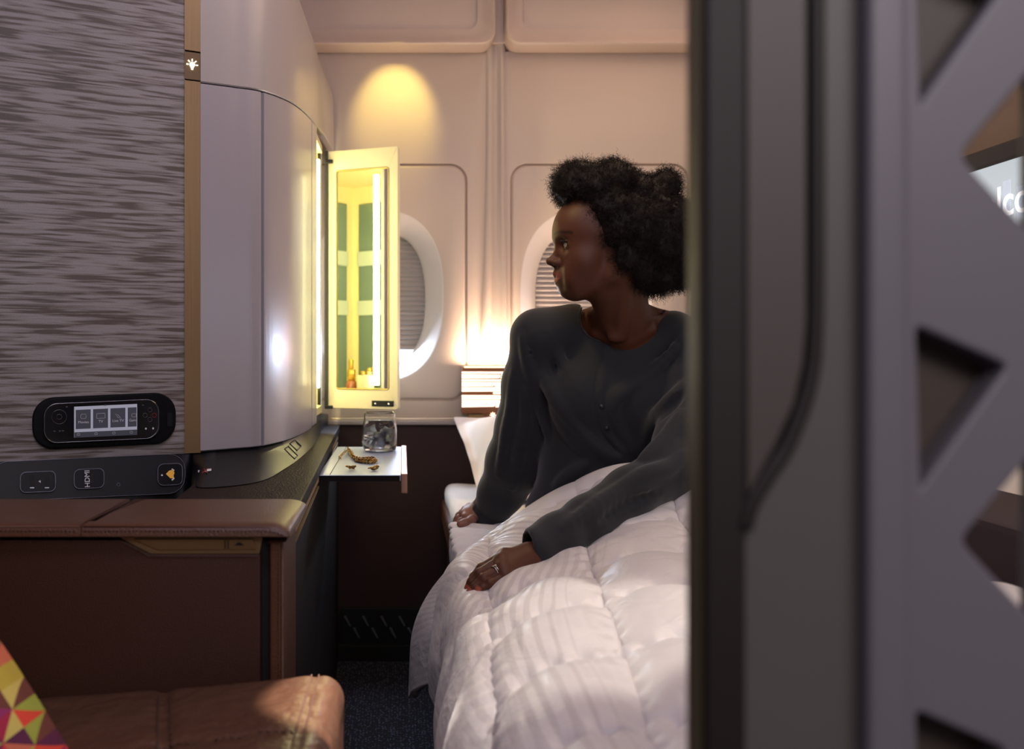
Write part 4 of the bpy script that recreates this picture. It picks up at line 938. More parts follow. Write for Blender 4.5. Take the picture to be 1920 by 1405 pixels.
def quilt(G, s, t):
    sx = (G[..., 0]-.115-.06*(1.4-G[..., 1])*-1*0)/1.0
    # longitudinal seams splay outward away from the camera, cross seams run across
    u_ = (G[..., 0]-(.085+.045*(G[..., 1]-.85)/.55))/(.135+.04*(G[..., 1]-.9))
    hang = np.clip((.60-G[..., 2])/.15, 0, 1)*(G[..., 0] < .2)
    v_ = (G[..., 1]-1.41-.10*G[..., 0]+.25*np.clip(.15-G[..., 0], 0, 1)+.10*hang)/.20
    a = np.abs(np.sin(math.pi*u_)); b_ = np.abs(np.sin(math.pi*v_))
    puff = .030*(a**.45)*(b_**.45)
    nearseam = np.exp(-(np.minimum(a, b_)/.35)**2)
    wr = .0042*nearseam*np.sin(G[..., 0]*170+6*noise3(G, 12, 5))*np.exp(-(b_/.5)**2)+.0038*nearseam*np.sin(G[..., 1]*190+6*noise3(G, 11, 6))*np.exp(-(a/.5)**2)
    fold = .006*noise3(G, 20, 9)+.0045*np.sin((G[..., 0]*.8+G[..., 1]*.5)*46+4*noise3(G, 7, 12))*np.clip((G[..., 1]-1.0)/.4, 0, 1)
    edge = np.clip(t.max(1, keepdims=True)-t, 0, 1)
    return (puff-.012+wr+fold)*np.clip(edge/.06, .15, 1)
dv = cloth('duvet', ctrl, MAT['duvet'], None, 26, 44, quilt, .016)
tag(dv, 'white quilted duvet with satin stripes covering the woman\'s legs and the bed', 'duvet')
# ------------------------------------------------------------------ the woman
TH = math.radians(3); O = PP(1143, 488, 1.90); FW = np.array([-math.cos(TH), -math.sin(TH), 0]); LF = np.array([-FW[1]*-1*-1, FW[0], 0])
LF = np.cross(np.array([0, 0, 1.]), FW); UPV = np.array([0, 0, 1.])
RH = np.stack([FW, LF, UPV], 1)        # columns: forward, left, up
def H3(a, b, c): return O+FW*a+LF*b+UPV*c
def HE(a, b, c, ra, rb, rc, k=.012, R=None): return Ell(H3(a, b, c), (ra, rb, rc), RH if R is None else RH@R, k)
def HC(p, q, ra, rb=None, k=.008): return Cap(H3(*p), H3(*q), ra, rb, k)
def rotb(deg):  # rotation about local b axis
    c, s = math.cos(math.radians(deg)), math.sin(math.radians(deg)); return np.array([[c, 0, s], [0, 1, 0], [-s, 0, c]])
neck_b = PP(1172, 640, 2.0)
head = [('+', HE(.008, 0, .062, .098, .074, .082, .01)), ('+', HE(.052, 0, .052, .057, .058, .058, .03)), ('+', HE(.045, 0, -.012, .058, .054, .066, .03)),
        ('+', HE(.0765, 0, -.057, .026, .025, .0225, .02))]
for s in (1, -1):
    head += [('+', HC((.005, s*.050, -.030), (.066, s*.022, -.062), .014, .013, .022)), ('+', HC((.0, s*.056, .005), (.006, s*.050, -.032), .016, .014, .02)),
             ('+', HE(.062, s*.040, -.008, .022, .018, .022, .03)), ('+', HE(.080, s*.030, -.035, .018, .016, .024, .018))]
head += [('+', HC((.092, .028, .047), (.098, 0, .044), .011, .010, .012)), ('+', HC((.092, -.028, .047), (.098, 0, .044), .011, .010, .012))]
for s in (1, -1): head += [('-', HE(.107, s*.031, .026, .017, .016, .013, .012))]
# eyelids over the eyeball
EY = {}
for s in (1, -1):
    ec = (.0865, s*.031, .0265); EY[s] = H3(*ec)
    head += [('+', HE(*ec, .0142, .0150, .0135, .004)), ('-', HE(.1015, s*.032, .0255, .0085, .0125, .0036, .002, rotb(0)))]
    head += [('-', HE(*ec, .0124, .0124, .0124, .0005))]
# nose
head += [('+', HC((.095, 0, .030), (.1125, 0, .004), .0060, .0070, .008)), ('+', HE(.1185, 0, -.0030, .0105, .0095, .0085, .005)),
         ('+', HC((.112, 0, -.008), (.104, 0, -.017), .0055, .0055, .005))]
for s in (1, -1):
    head += [('+', HE(.1075, s*.0125, -.0065, .0105, .0068, .0078, .004)), ('-', HE(.1125, s*.0072, -.0132, .0058, .0036, .0042, .002))]
# mouth
head += [('+', HE(.097, 0, -.034, .014, .022, .019, .012)),
         ('+', HC((.1078, 0, -.0280), (.1000, .013, -.0305), .0064, .0054, .004)), ('+', HC((.1078, 0, -.0280), (.1000, -.013, -.0305), .0064, .0054, .004)),
         ('+', HC((.1000, .013, -.0305), (.0885, .0245, -.0318), .0050, .0026, .004)), ('+', HC((.1000, -.013, -.0305), (.0885, -.0245, -.0318), .0050, .0026, .004)),
         ('+', HC((.1040, 0, -.0432), (.0982, .012, -.0415), .0070, .0060, .003)), ('+', HC((.1040, 0, -.0432), (.0982, -.012, -.0415), .0070, .0060, .003)),
         ('+', HC((.0982, .012, -.0415), (.0880, .0235, -.0340), .0052, .0024, .003)), ('+', HC((.0982, -.012, -.0415), (.0880, -.0235, -.0340), .0052, .0024, .003)),
         ('-', HC((.115, 0, -.0366), (.0905, .0235, -.0330), .0013, .0009, .001)), ('-', HC((.115, 0, -.0366), (.0905, -.0235, -.0330), .0013, .0009, .001))]
# smile crease
for s in (1, -1): head += [('-', HC((.094, s*.019, -.008), (.084, s*.029, -.036), .0016, .0012, .006))]
# ears
for s in (1, -1):
    head += [('+', HE(-.008, s*.072, .002, .015, .006, .030, .006, rotb(-12))), ('-', HE(-.006, s*.079, .004, .009, .005, .019, .004, rotb(-12))), ('+', HE(.003, s*.072, -.004, .004, .004, .007, .004)), ('+', HE(-.004, s*.070, -.024, .008, .005, .009, .005))]
# neck, shoulders, upper chest
nk = vec(H3(-.022, 0, -.03))
head += [('+', Cap(nk, neck_b, .050, .053, .030)), ('+', Cap(H3(.0, 0, -.06), neck_b+np.array([-.008, -.018, -.01]), .036, .040, .025)),
         ('+', Cap(H3(-.015, .058, -.02), PP(1163, 632, 1.915), .012, .010, .016)), ('+', Cap(H3(-.03, -.055, -.03), PP(1148, 632, 1.915), .012, .009, .016))]
shR, shL = PP(1008, 628, 1.99), PP(1312, 652, 1.96)
tb = PP(1178, 600, 2.02)
head += [('+', Cap(tb+np.array([0, .01, -.012]), shR+np.array([.04, .015, -.02]), .036, .032, .04)), ('+', Cap(tb+np.array([0, .01, -.012]), shL+np.array([-.04, .015, -.02]), .036, .032, .04))]
chest = PP(1158, 735, 2.03)
head += [('+', Ell(PP(1165, 598, 1.978), (.068, .042, .036), None, .025)), ('+', Cap(PP(1178, 590, 2.0), PP(1092, 604, 2.0), .026, .025, .02)), ('+', Cap(PP(1180, 590, 2.0), PP(1256, 606, 2.0), .026, .025, .02)), ('+', Ell(chest+np.array([0, .006, .012]), (.146, .088, .148), None, .03)), ('+', Cap(PP(1158, 640, 1.935), PP(1116, 626, 1.962), .006, .005, .014)), ('+', Cap(PP(1172, 640, 1.935), PP(1225, 618, 1.955), .0065, .005, .014))]
f, lo = sdf_grid(head, (.20, 1.74, .84), (.66, 2.16, 1.30), .0021)
keepmask = None
Vh, Qh = nets(f, lo, .0021); Vh = relax(Vh, Qh, 2, .45)
# drop the cut bottom of the head piece (it runs inside the torso piece)
skin = srgb('#54301f')
colh = np.tile(np.array(skin), (len(Vh), 1))
loc = (Vh-O)@RH
def tint(m, col, w_=1.0): global colh; colh = colh*(1-m[:, None]*w_)+np.array(srgb(col))*m[:, None]*w_
a_, b_, c_ = loc.T
mouth = np.exp(-(((c_+.0355)/.0105)**4+(b_/.0215)**4))*(a_ > .088+.0)
lipcurve = (np.abs(c_+.0360-.12*np.abs(b_)) < .0130-.40*np.abs(b_)) & (a_ > .086) & (np.abs(b_) < .027)
tint((lipcurve&(c_>-.0365)).astype(float), '#74382f', .8); tint((lipcurve&(c_<=-.0365)).astype(float), '#9c5048', .85)
brow = np.exp(-((c_-(.0475+.004*np.cos((np.abs(b_)-.028)*60)))/.0034)**2)*(np.abs(b_) > .010)*(np.abs(b_) < .054)*(a_ > .05)
tint(np.clip(brow, 0, 1), '#1a0f0a', .85)
lash = np.zeros(len(Vh))
for s in (1, -1):
    dd = np.linalg.norm(Vh-EY[s], axis=1); lash = np.maximum(lash, ((dd < .0150) & (c_ > .0285) & (c_ < .0325)).astype(float))
tint(lash, '#120a08', .8)
# torso, arms
B = []
B += [Ell(chest, (.150, .098, .160), None, .04), Ell(PP(1135, 870, 2.04), (.118, .088, .13), None, .05), Ell(PP(1135, 985, 2.06), (.165, .12, .10), None, .05)]
elR, wrR = PP(968, 800, 2.09), PP(905, 962, 2.215); elL, wrL = PP(1258, 880, 1.775), PP(1000, 1046, 1.575)
mL = PP(1290, 815, 1.84); B += [Cap(shR, elR, .040, .034, .03), Cap(elR, wrR, .034, .022, .02), Cap(shL, mL, .040, .036, .03), Cap(mL, elL, .036, .033, .02), Cap(elL, wrL, .032, .021, .02)]
hipR, hipL = PP(1070, 1000, 2.05), PP(1210, 1000, 2.05)
kR, kL = np.array([.36, 1.50, .565]), np.array([.56, 1.50, .575]); fR, fL = np.array([.40, 1.02, .585]), np.array([.55, 1.02, .585])
hipR[2] = hipL[2] = .60
B += [Cap(hipR, kR, .056, .038, .04), Cap(hipL, kL, .056, .038, .04), Cap(kR, fR, .042, .028, .02), Cap(kL, fL, .042, .028, .02), Cap(fR, fR+np.array([0, -.12, .01]), .026, .018, .02), Cap(fL, fL+np.array([0, -.12, .01]), .026, .018, .02)]
f, lo = sdf_grid([('+', b) for b in B], (.05, .84, .48), (.70, 2.22, .99), .009)
Vt, Qt = nets(f, lo, .009); Vt = relax(Vt, Qt, 1)
# hands
def finger(pts, r0, r1, k=.0022):
    out = []; n = len(pts)-1
    for i in range(n): out.append(('+', Cap(pts[i], pts[i+1], r0+(r1-r0)*i/n, r0+(r1-r0)*(i+1)/n, k)))
    return out
def hand(wrist, mcp, pip, dip, tip, thumb, arm_pt, lo, hi, rr=.0082):
    pr = [('+', Cap(arm_pt, wrist, .026, .0225, .01))]
    for m in mcp: pr.append(('+', Cap(wrist, m, .019, .0098, .016)))
    for i in range(3): pr.append(('+', Cap(mcp[i], mcp[i+1], .0095, .0095, .008)))
    for i in range(4):
        s = (1.0, 1.03, .98, .84)[i]; pr += finger([mcp[i], pip[i], dip[i], tip[i]], rr*s*1.08, rr*s*.74); pr.append(('+', Ell(pip[i], (rr*s*1.02,)*3, None, .003)))
    pr += finger(thumb, .011, .008, .006)
    f, l = sdf_grid(pr, lo, hi, .00125); V, Q = nets(f, l, .00125); return relax(V, Q, 1, .4), Q
wL = PP(990, 1050, 1.565)
mcpL = [PP(946, 1041, 1.545), PP(939, 1052, 1.527), PP(941, 1066, 1.510), PP(948, 1080, 1.498)]
pipL = [PP(903, 1066, 1.530), PP(899, 1076, 1.512), PP(907, 1085, 1.496), PP(919, 1094, 1.487)]
dipL = [PP(888, 1082, 1.527), PP(884, 1091, 1.510), PP(890, 1100, 1.494), PP(905, 1102, 1.486)]
tipL = [PP(882, 1094, 1.526), PP(877.5, 1103, 1.510), PP(881, 1110, 1.493), PP(897, 1108, 1.485)]
thL = [PP(975, 1052, 1.575), PP(945, 1066, 1.568), PP(922, 1080, 1.562), PP(908, 1092, 1.557)]
V1, Q1 = hand(wL, mcpL, pipL, dipL, tipL, thL, PP(1030, 1030, 1.60), (.08, 1.44, .53), (.27, 1.66, .70))
wR = PP(898, 962, 2.215)
mcpR = [PP(880, 952, 2.25), PP(874, 958, 2.225), PP(872, 964, 2.20), PP(874, 971, 2.18)]
pipR = [PP(866, 962, 2.27), PP(861, 967, 2.235), PP(860, 972, 2.20), PP(864, 977, 2.175)]
dipR = [PP(860, 970, 2.275), PP(856, 974, 2.235), PP(856, 978, 2.20), PP(860, 981, 2.172)]
tipR = [PP(857, 976, 2.275), PP(853, 980, 2.235), PP(853, 984, 2.20), PP(857, 986, 2.17)]
thR = [PP(893, 968, 2.19), PP(884, 976, 2.16), PP(872, 981, 2.145), PP(863, 983, 2.14)]
V2, Q2 = hand(wR, mcpR, pipR, dipR, tipR, thR, PP(915, 935, 2.19), (.08, 2.08, .50), (.25, 2.34, .66))
def handcol(V, tips, n0=None):
    c = np.tile(np.array(skin), (len(V), 1)); return c
c1, c2 = handcol(V1, tipL), handcol(V2, tipR)
for c, V, tips, dips in ((c1, V1, tipL, dipL), (c2, V2, tipR, dipR)):
    for t_, d_ in zip(tips, dips):
        ax_ = (t_-d_)/np.linalg.norm(t_-d_); upn = np.array([-.2, -.5, .85]); upn = upn-ax_*(upn@ax_); upn /= np.linalg.norm(upn)
        q = V-t_; m = (np.abs(q@ax_-.0005) < .0055) & (q@upn > .0026) & (np.abs(q@np.cross(ax_, upn)) < .0046); c[m] = srgb('#9a5038')
c2[:] = c2*.6+np.array(srgb('#b08070'))*.4  # pinkish light on the propped hand mixed into its skin colour
Vall = np.concatenate([Vh, Vt, V1, V2]); o1 = len(Vh); o2 = o1+len(Vt); o3 = o2+len(V1)
Qall = np.concatenate([Qh, Qt+o1, Q1+o2, Q2+o3]); call = np.concatenate([colh, np.tile(np.array(skin), (len(Vt), 1)), c1, c2])
me_v = len(Vall)
wm = thing('person', 'woman in a charcoal long-sleeved top with a rounded afro, sitting on the bed looking left', 'person', tuple(PP(1135, 985, 2.06)))
body = fast_mesh('body', Vall, Qall, MAT['skin'])
if len(body.data.vertices) == me_v: set_col(body, Vall, call)
place(body, wm)
for s in (1, -1):
    e = EY[s]; gz = (FW*.98+LF*(.12 if s > 0 else .1)+UPV*-.03); gz /= np.linalg.norm(gz)
    def sph(name, c, r, mat):
        bm = bmesh.new(); bmesh.ops.create_uvsphere(bm, u_segments=24, v_segments=16, radius=r); bmesh.ops.translate(bm, verts=bm.verts[:], vec=Vector(c)); return finish(bm, name, mat, wm, True)
    sph('eye', e, .0122, MAT['eye']); sph('iris', e+gz*.0069, .0058, MAT['iris'])
# lashes
for s in (1, -1):
    bm = bmesh.new()
    for i in range(16):
        t = -1+2*i/15; b0_ = H3(.0865+.0138*math.cos(t*.9)+.0, s*(.031+.0135*math.sin(t*.95)), .0265+.0052-.0012*t*t); dr = FW*math.cos(t*.7)+LF*s*math.sin(t*.7)
        add_tube(bm, [b0_, b0_+dr*.004+UPV*.001, b0_+dr*.0065+UPV*.0035], [.0005, .0004, .0002], 4)
    finish(bm, 'eyelashes', MAT['hair'], wm, True)
# ring
for k, dd in enumerate((0.30, 0.38)):
    c = mcpL[2]+(pipL[2]-mcpL[2])*dd; ax_ = (pipL[2]-mcpL[2]); ax_ /= np.linalg.norm(ax_); e1 = np.cross(ax_, [0, 0, 1.]); e1 /= np.linalg.norm(e1); e2 = np.cross(ax_, e1)
    rg = tube('diamond_ring' if k == 0 else 'wedding_band', [Vector(c+(e1*math.cos(a)+e2*math.sin(a))*.0098) for a in [j*math.pi/14 for j in range(28)]], .0010, MAT['silver'], None, 6, True)
    tag(rg, 'silver ring with small diamond on the woman\'s ring finger' if k == 0 else 'plain silver band beside the diamond ring on her finger', 'ring')
    if k == 0:
        upn = np.array([-.25, -.55, .8]); upn -= ax_*(upn@ax_); upn /= np.linalg.norm(upn); bm = bmesh.new(); bmesh.ops.create_icosphere(bm, subdivisions=1, radius=.0026); bmesh.ops.translate(bm, verts=bm.verts[:], vec=Vector(c+upn*.0115)); finish(bm, 'diamond', MAT['glass'] if False else MAT['silver'], rg)

# ---------------- shirt
def surf_y(prims, u, v, y0=1.3, y1=2.5, n=500):
    Y = np.linspace(y0, y1, n); p = np.stack([(u-U0)*Y/F_PX, Y, CAMZ-(v-V0)*Y/F_PX], -1); f = sdf_eval(prims, p); k = np.where(f < 0)[0]
    return Y[k[0]] if len(k) else None
G_ = []
g = lambda q: G_.append(('+', q))
g(Ell(chest+np.array([0, 0, .0]), (.166, .112, .165), None, .05)); g(Ell(PP(1130, 870, 2.03), (.135, .105, .13), None, .06)); g(Ell(PP(1120, 960, 2.04), (.155, .118, .09), None, .05))
g(Ell(PP(1085, 745, 1.95), (.055, .045, .06), None, .05)); g(Ell(PP(1222, 755, 1.94), (.055, .045, .06), None, .05))
g(Cap(PP(1075, 606, 2.0), shR+np.array([.004, 0, -.004]), .038, .047, .03)); g(Cap(PP(1265, 615, 2.0), shL+np.array([-.004, 0, 0]), .034, .045, .03))
g(Cap(tb+np.array([0, .03, -.02]), shR, .045, .05, .03)); g(Cap(tb+np.array([0, .03, -.02]), shL, .045, .05, .03))
# right sleeve (image left)
RS = [(PP(1008, 634, 1.99), .052), (PP(993, 720, 2.03), .056), (PP(982, 800, 2.07), .0585), (PP(964, 865, 2.11), .060), (PP(938, 925, 2.17), .049), (PP(922, 960, 2.205), .041)]
for (p, r), (q_, r2) in zip(RS, RS[1:]): g(Cap(p, q_, r, r2, .02))
g(Cap(PP(1000, 790, 2.10), PP(988, 880, 2.13), .040, .034, .03)); g(Cap(PP(985, 885, 2.14), PP(960, 925, 2.17), .034, .028, .02)); g(Cap(PP(1015, 690, 2.04), PP(1008, 790, 2.09), .05, .036, .03))
# left sleeve (image right)
LS = [(shL+np.array([0, 0, -.002]), .052), (PP(1304, 740, 1.90), .058), (PP(1288, 830, 1.83), .060), (PP(1256, 884, 1.775), .052), (PP(1180, 925, 1.71), .044), (PP(1100, 974, 1.65), .038), (PP(1045, 1007, 1.61), .037), (PP(1003, 1032, 1.58), .038)]
for (p, r), (q_, r2) in zip(LS, LS[1:]): g(Cap(p, q_, r, r2, .02))
base_prims = list(G_)
def fold(pts, r, up_=.72, k=.011, op='+', tap=True):
    out = []
    for (u, v) in pts:
        y = surf_y(base_prims, u, v)
        if out and y and abs(y-out[-1][1]) > .055: break
        out.append(PP(u, v, (y if y else 1.95)+r*(1-up_)*(1 if op == '+' else -.2)))
    if len(out) < 2: return
    c = catmull(out, 4); n = len(c)
    for i in range(n-1):
        f0 = .35+.65*math.sin(math.pi*min(1, max(0, i/(n-1)))) if tap else 1; f1 = .35+.65*math.sin(math.pi*min(1, (i+1)/(n-1))) if tap else 1
        G_.append((op, Cap(c[i], c[i+1], r*f0, r*f1, k)))
z5 = lambda L_: [(840+x/2.422, 560+y/2.422) for x, y in L_]
for pts, r in (([(395, 160), (430, 330), (495, 460), (600, 600), (760, 765)], .012), ([(340, 180), (372, 310), (425, 480), (455, 640)], .011), ([(470, 470), (560, 620), (690, 740), (820, 800)], .011),
               ([(560, 560), (680, 680), (800, 740), (850, 745)], .010), ([(1060, 190), (930, 330), (800, 420), (745, 480), (770, 580), (850, 715)], .012), ([(1090, 380), (1000, 480), (920, 590), (865, 715)], .013),
               ([(1060, 520), (1000, 620), (930, 700), (880, 735)], .011), ([(300, 330), (290, 480), (260, 640), (230, 800)], .009), ([(350, 420), (350, 560), (320, 720), (290, 860)], .010),
               ([(640, 740), (560, 800), (490, 850)], .010), ([(1080, 700), (1000, 770), (900, 800), (800, 850)], .011), ([(870, 800), (760, 880), (640, 960), (520, 1040)], .008),
               ([(450, 150), (500, 260), (600, 420)], .007)):
    fold(z5(pts), r*1.2)
# grooves between folds
for pts, r in (([(1065, 430), (975, 540), (895, 640), (862, 730)], .007), ([(700, 1010), (820, 930), (960, 880)], .005)):
    fold(z5(pts), r, 0, .012, '-')
# placket
pk = [(1131, 642), (1122, 690), (1117, 735), (1120, 780), (1132, 815), (1160, 850)]
fold([(u+9, v) for u, v in pk], .0065, .55, .006, '+', False)
fold([(u-1, v) for u, v in pk], .0022, 0, .003, '-', False)
# cuff rolls of the propped arm
for (u, v, r) in ((921, 950, .043), (914, 964, .040), (910, 976, .034)):
    pass
cR = PP(918, 966, 2.205); axR = (cR-PP(938, 925, 2.17)); axR /= np.linalg.norm(axR)
def torus_pts(c, ax, R_, n=14, sq=1.0):
    e1 = np.cross(ax, [0, 1, .2]); e1 /= np.linalg.norm(e1); e2 = np.cross(ax, e1); return [c+(e1*math.cos(a)+e2*math.sin(a)*sq)*R_ for a in np.linspace(0, 2*math.pi, n)]
for dd, R_ in ((-.010, .041), (.004, .040), (.017, .036)):
    tp_ = torus_pts(cR+axR*dd, axR+np.array([.15*dd*20, 0, .1]), R_)
    for a, c in zip(tp_, tp_[1:]): G_.append(('+', Cap(a, c, .0065, .0065, .004)))
# seam at the shoulder
fold([(983, 612), (990, 640), (1000, 690), (1012, 740)], .0018, 0, .003, '-', False)
# open cuffs and neckline
ax1 = PP(1003, 1032, 1.58)-PP(1100, 974, 1.65); ax1 /= np.linalg.norm(ax1); ce = PP(1003, 1032, 1.58)
class Half:
    def __init__(s, c, n, R_, k=.002): s.c = np.array(c); s.n = np.array(n)/np.linalg.norm(n); s.R = R_; s.k = k
    def bb(s, m): return s.c-s.R-m, s.c+s.R+m
    def d(s, p): q = p-s.c; return np.maximum(-(q@s.n), np.linalg.norm(q, axis=-1)-s.R)
cutn = PP(985, 1030, 1.58)-PP(1003, 1032, 1.58)
G_.append(('-', Half(PP(990, 1030, 1.575), cutn/np.linalg.norm(cutn)*1+ax1*.4, .07)))
G_.append(('-', Cap(PP(930, 1075, 1.54), PP(1030, 1016, 1.60), .032, .030, .003)))
G_.append(('-', Cap(cR+axR*.012, cR+axR*.06, .029, .03, .003)))
# neck hole: a tilted rounded volume in front of the neck base
nl = [(1094, 560), (1088, 590), (1090, 612), (1104, 630), (1130, 641), (1165, 643), (1195, 635), (1222, 610), (1244, 580)]
class NeckHole:
    k = .0015
    def __init__(s):
        from math import atan2
        s.poly = np.array([(1094, 480), (1094, 560), (1088, 578), (1086, 592), (1090, 612), (1104, 630), (1130, 641), (1165, 643.5), (1195, 634), (1222, 611), (1244, 582), (1250, 560), (1250, 480)], float)
        # polygon lives in the slanted neck plane (x, z) at the collar's own distance
        s.q = np.stack([(s.poly[:, 0]-U0)*1.93/F_PX, CAMZ-(s.poly[:, 1]-V0)*1.93/F_PX], 1)
    def bb(s, m): return np.array([.30, 1.80, .96]), np.array([.60, 2.2, 1.3])
    def d(s, p):
        sc_ = 1.93/np.maximum(p[..., 1], .5); x = p[..., 0]*sc_; z = CAMZ+(p[..., 2]-CAMZ)*sc_; q = s.q; n = len(q); dmin = np.full(x.shape, 9.); ins = np.zeros(x.shape, bool)
        for i in range(n):
            a, b_ = q[i], q[(i+1) % n]; e = b_-a; wx_, wz_ = x-a[0], z-a[1]; t = np.clip((wx_*e[0]+wz_*e[1])/(e@e), 0, 1); dmin = np.minimum(dmin, (wx_-t*e[0])**2+(wz_-t*e[1])**2)
            c = (a[1] > z) != (b_[1] > z)
            with np.errstate(divide='ignore', invalid='ignore'): xi = (b_[0]-a[0])*(z-a[1])/(b_[1]-a[1]+1e-12)+a[0]
            ins ^= c & (x < xi)
        d2 = np.where(ins, -np.sqrt(dmin), np.sqrt(dmin)); return np.maximum(d2, p[..., 1]-2.035)
G_.append(('-', NeckHole()))
hs_ = .0034
f, lo = sdf_grid(G_, (.07, 1.50, .55), (.72, 2.31, 1.06), hs_)
Vs, Qs = nets(f, lo, hs_); Vs = relax(Vs, Qs, 2, .5)
sh = fast_mesh('shirt', Vs, Qs, MAT['shirt']); place(sh, wm)
# collar piping and buttons, cuff hem
full = list(G_)
def on_shirt(u, v, lift=0): y = surf_y(full[:-1], u, v, 1.3, 2.3, 900); return P(u, v, (y or 1.95)-lift)
nb = [(1090, 578), (1085.5, 592), (1089, 613), (1103, 631), (1130, 642.5), (1165, 645), (1196, 636), (1224, 612), (1246, 583)]
col_p = []
for u, v in catmull([(a, b_, 0) for a, b_ in nb], 5)[0:] and [tuple(q_[:2]) for q_ in catmull([(a, b_, 0) for a, b_ in nb], 5)]: col_p.append(on_shirt(u, v, .0))
tube('neck_binding', col_p, .0026, MAT['shirt'], wm, 8)
for u, v in ((1129, 763), (1138, 803)):
    c = on_shirt(u, v, .0005); tube('button', [c, c+Vector((0, -.0008, 0))], .0050, M('shirt_button', '#26282c', .4), wm, 16)

# ---------------- hair
hb = [((1112, 356), 1.90, .070, .075, .046), ((1068, 352), 1.90, .034, .045, .036), ((1150, 340), 1.90, .045, .06, .042), ((1085, 330), 1.91, .038, .05, .026), ((1200, 372), 1.92, .052, .07, .05), ((1243, 352), 1.93, .036, .05, .030), ((1215, 440), 1.915, .088, .105, .098),
      ((1262, 445), 1.93, .052, .08, .08), ((1190, 420), 1.865, .055, .062, .062), ((1142, 392), 1.840, .036, .035, .038), ((1160, 435), 1.838, .034, .034, .040), ((1170, 480), 1.838, .027, .03, .036), ((1195, 500), 1.87, .040, .045, .044), ((1225, 515), 1.92, .052, .065, .042), ((1270, 500), 1.94, .042, .06, .045), ((1130, 366), 1.87, .032, .04, .032),
      ((1225, 455), 1.97, .085, .09, .09), ((1100, 366), 1.95, .05, .05, .04)]
class Noisy:
    pass
HP = [('+', Ell(PP(u, v, y), (rx*.93, ry, rz*.93), None, .014)) for (u, v), y, rx, ry, rz in hb]
# keep the face and ear clear
HP += [('-', HE(.092, .02, .020, .055, .085, .062, .012)), ('-', HE(.055, .055, -.03, .052, .05, .055, .012)), ('-', Ell(PP(1150, 572, 1.92), (.045, .08, .038), None, .01))]
hh = .0035
f, lo = sdf_grid(HP, (.24, 1.74, .94), (.66, 2.12, 1.38), hh)
gx_ = [lo[i]+np.arange(f.shape[i])*hh for i in range(3)]
Gd = np.stack(np.meshgrid(*gx_, indexing='ij'), -1)
mk = np.abs(f) < .03; pv = Gd[mk]
f[mk] += .0040*noise3(pv, 110, 31)+.0032*noise3(pv, 230, 32)+.0075*noise3(pv, 55, 33)
Vr, Qr = nets(f, lo, hh)
# strands
e1 = Vr[Qr[:, 1]]-Vr[Qr[:, 0]]; e2 = Vr[Qr[:, 3]]-Vr[Qr[:, 0]]; fnm = np.cross(e1, e2); ar = np.linalg.norm(fnm, axis=1); fnm /= np.maximum(ar, 1e-12)[:, None]; fc = Vr[Qr].mean(1)
NS, NP = 15000, 13
pick = rng.choice(len(Qr), NS, p=ar/ar.sum()); rt = fc[pick]+rng.normal(0, .0012, (NS, 3)); nrm = fnm[pick]
cen = PP(1190, 440, 1.92); outd = rt-cen; outd /= np.linalg.norm(outd, axis=1, keepdims=True)
dirs = nrm*.7+outd*.5+rng.normal(0, .38, (NS, 3)); dirs /= np.linalg.norm(dirs, axis=1, keepdims=True)
e1 = np.cross(dirs, rng.normal(size=(NS, 3))); e1 /= np.linalg.norm(e1, axis=1, keepdims=True); e2 = np.cross(dirs, e1)
Ls = rng.uniform(.006, .019, NS)*(1+.5*(rng.random(NS) < .08)); rad = rng.uniform(.0012, .0028, NS); turns = rng.uniform(1.2, 3.0, NS); ph = rng.uniform(0, 6.28, NS)
t = np.linspace(0, 1, NP); pts = rt[:, None]+dirs[:, None]*(t[None, :, None]*Ls[:, None, None])
an = ph[:, None]+t[None]*turns[:, None]*6.283; rr_ = rad[:, None]*np.minimum(1, t[None]*3+.2)
pts = pts+e1[:, None]*(np.cos(an)*rr_)[..., None]+e2[:, None]*(np.sin(an)*rr_)[..., None]-np.array([0, 0, 1.])*(t[None]**2*.002)[..., None]
tn = np.gradient(pts, axis=1); tn /= np.linalg.norm(tn, axis=-1, keepdims=True); s1 = np.cross(tn, e1[:, None]+.01); s1 /= np.maximum(np.linalg.norm(s1, axis=-1, keepdims=True), 1e-9); s2 = np.cross(tn, s1)
tw = (.00036*(1-.55*t))[None, :, None]
ring = np.stack([pts+(s1*math.cos(a)+s2*math.sin(a))*tw for a in (0, 2.094, 4.189)], 2)   # NS,NP,3,3
Vst = ring.reshape(-1, 3); idx = np.arange(NS*NP*3).reshape(NS, NP, 3)
Qst = np.concatenate([np.stack([idx[:, :-1, k], idx[:, :-1, (k+1) % 3], idx[:, 1:, (k+1) % 3], idx[:, 1:, k]], -1).reshape(-1, 4) for k in range(3)])
hr = fast_mesh('hair', np.concatenate([Vr, Vst]), np.concatenate([Qr, Qst+len(Vr)]), MAT['hair']); place(hr, wm)

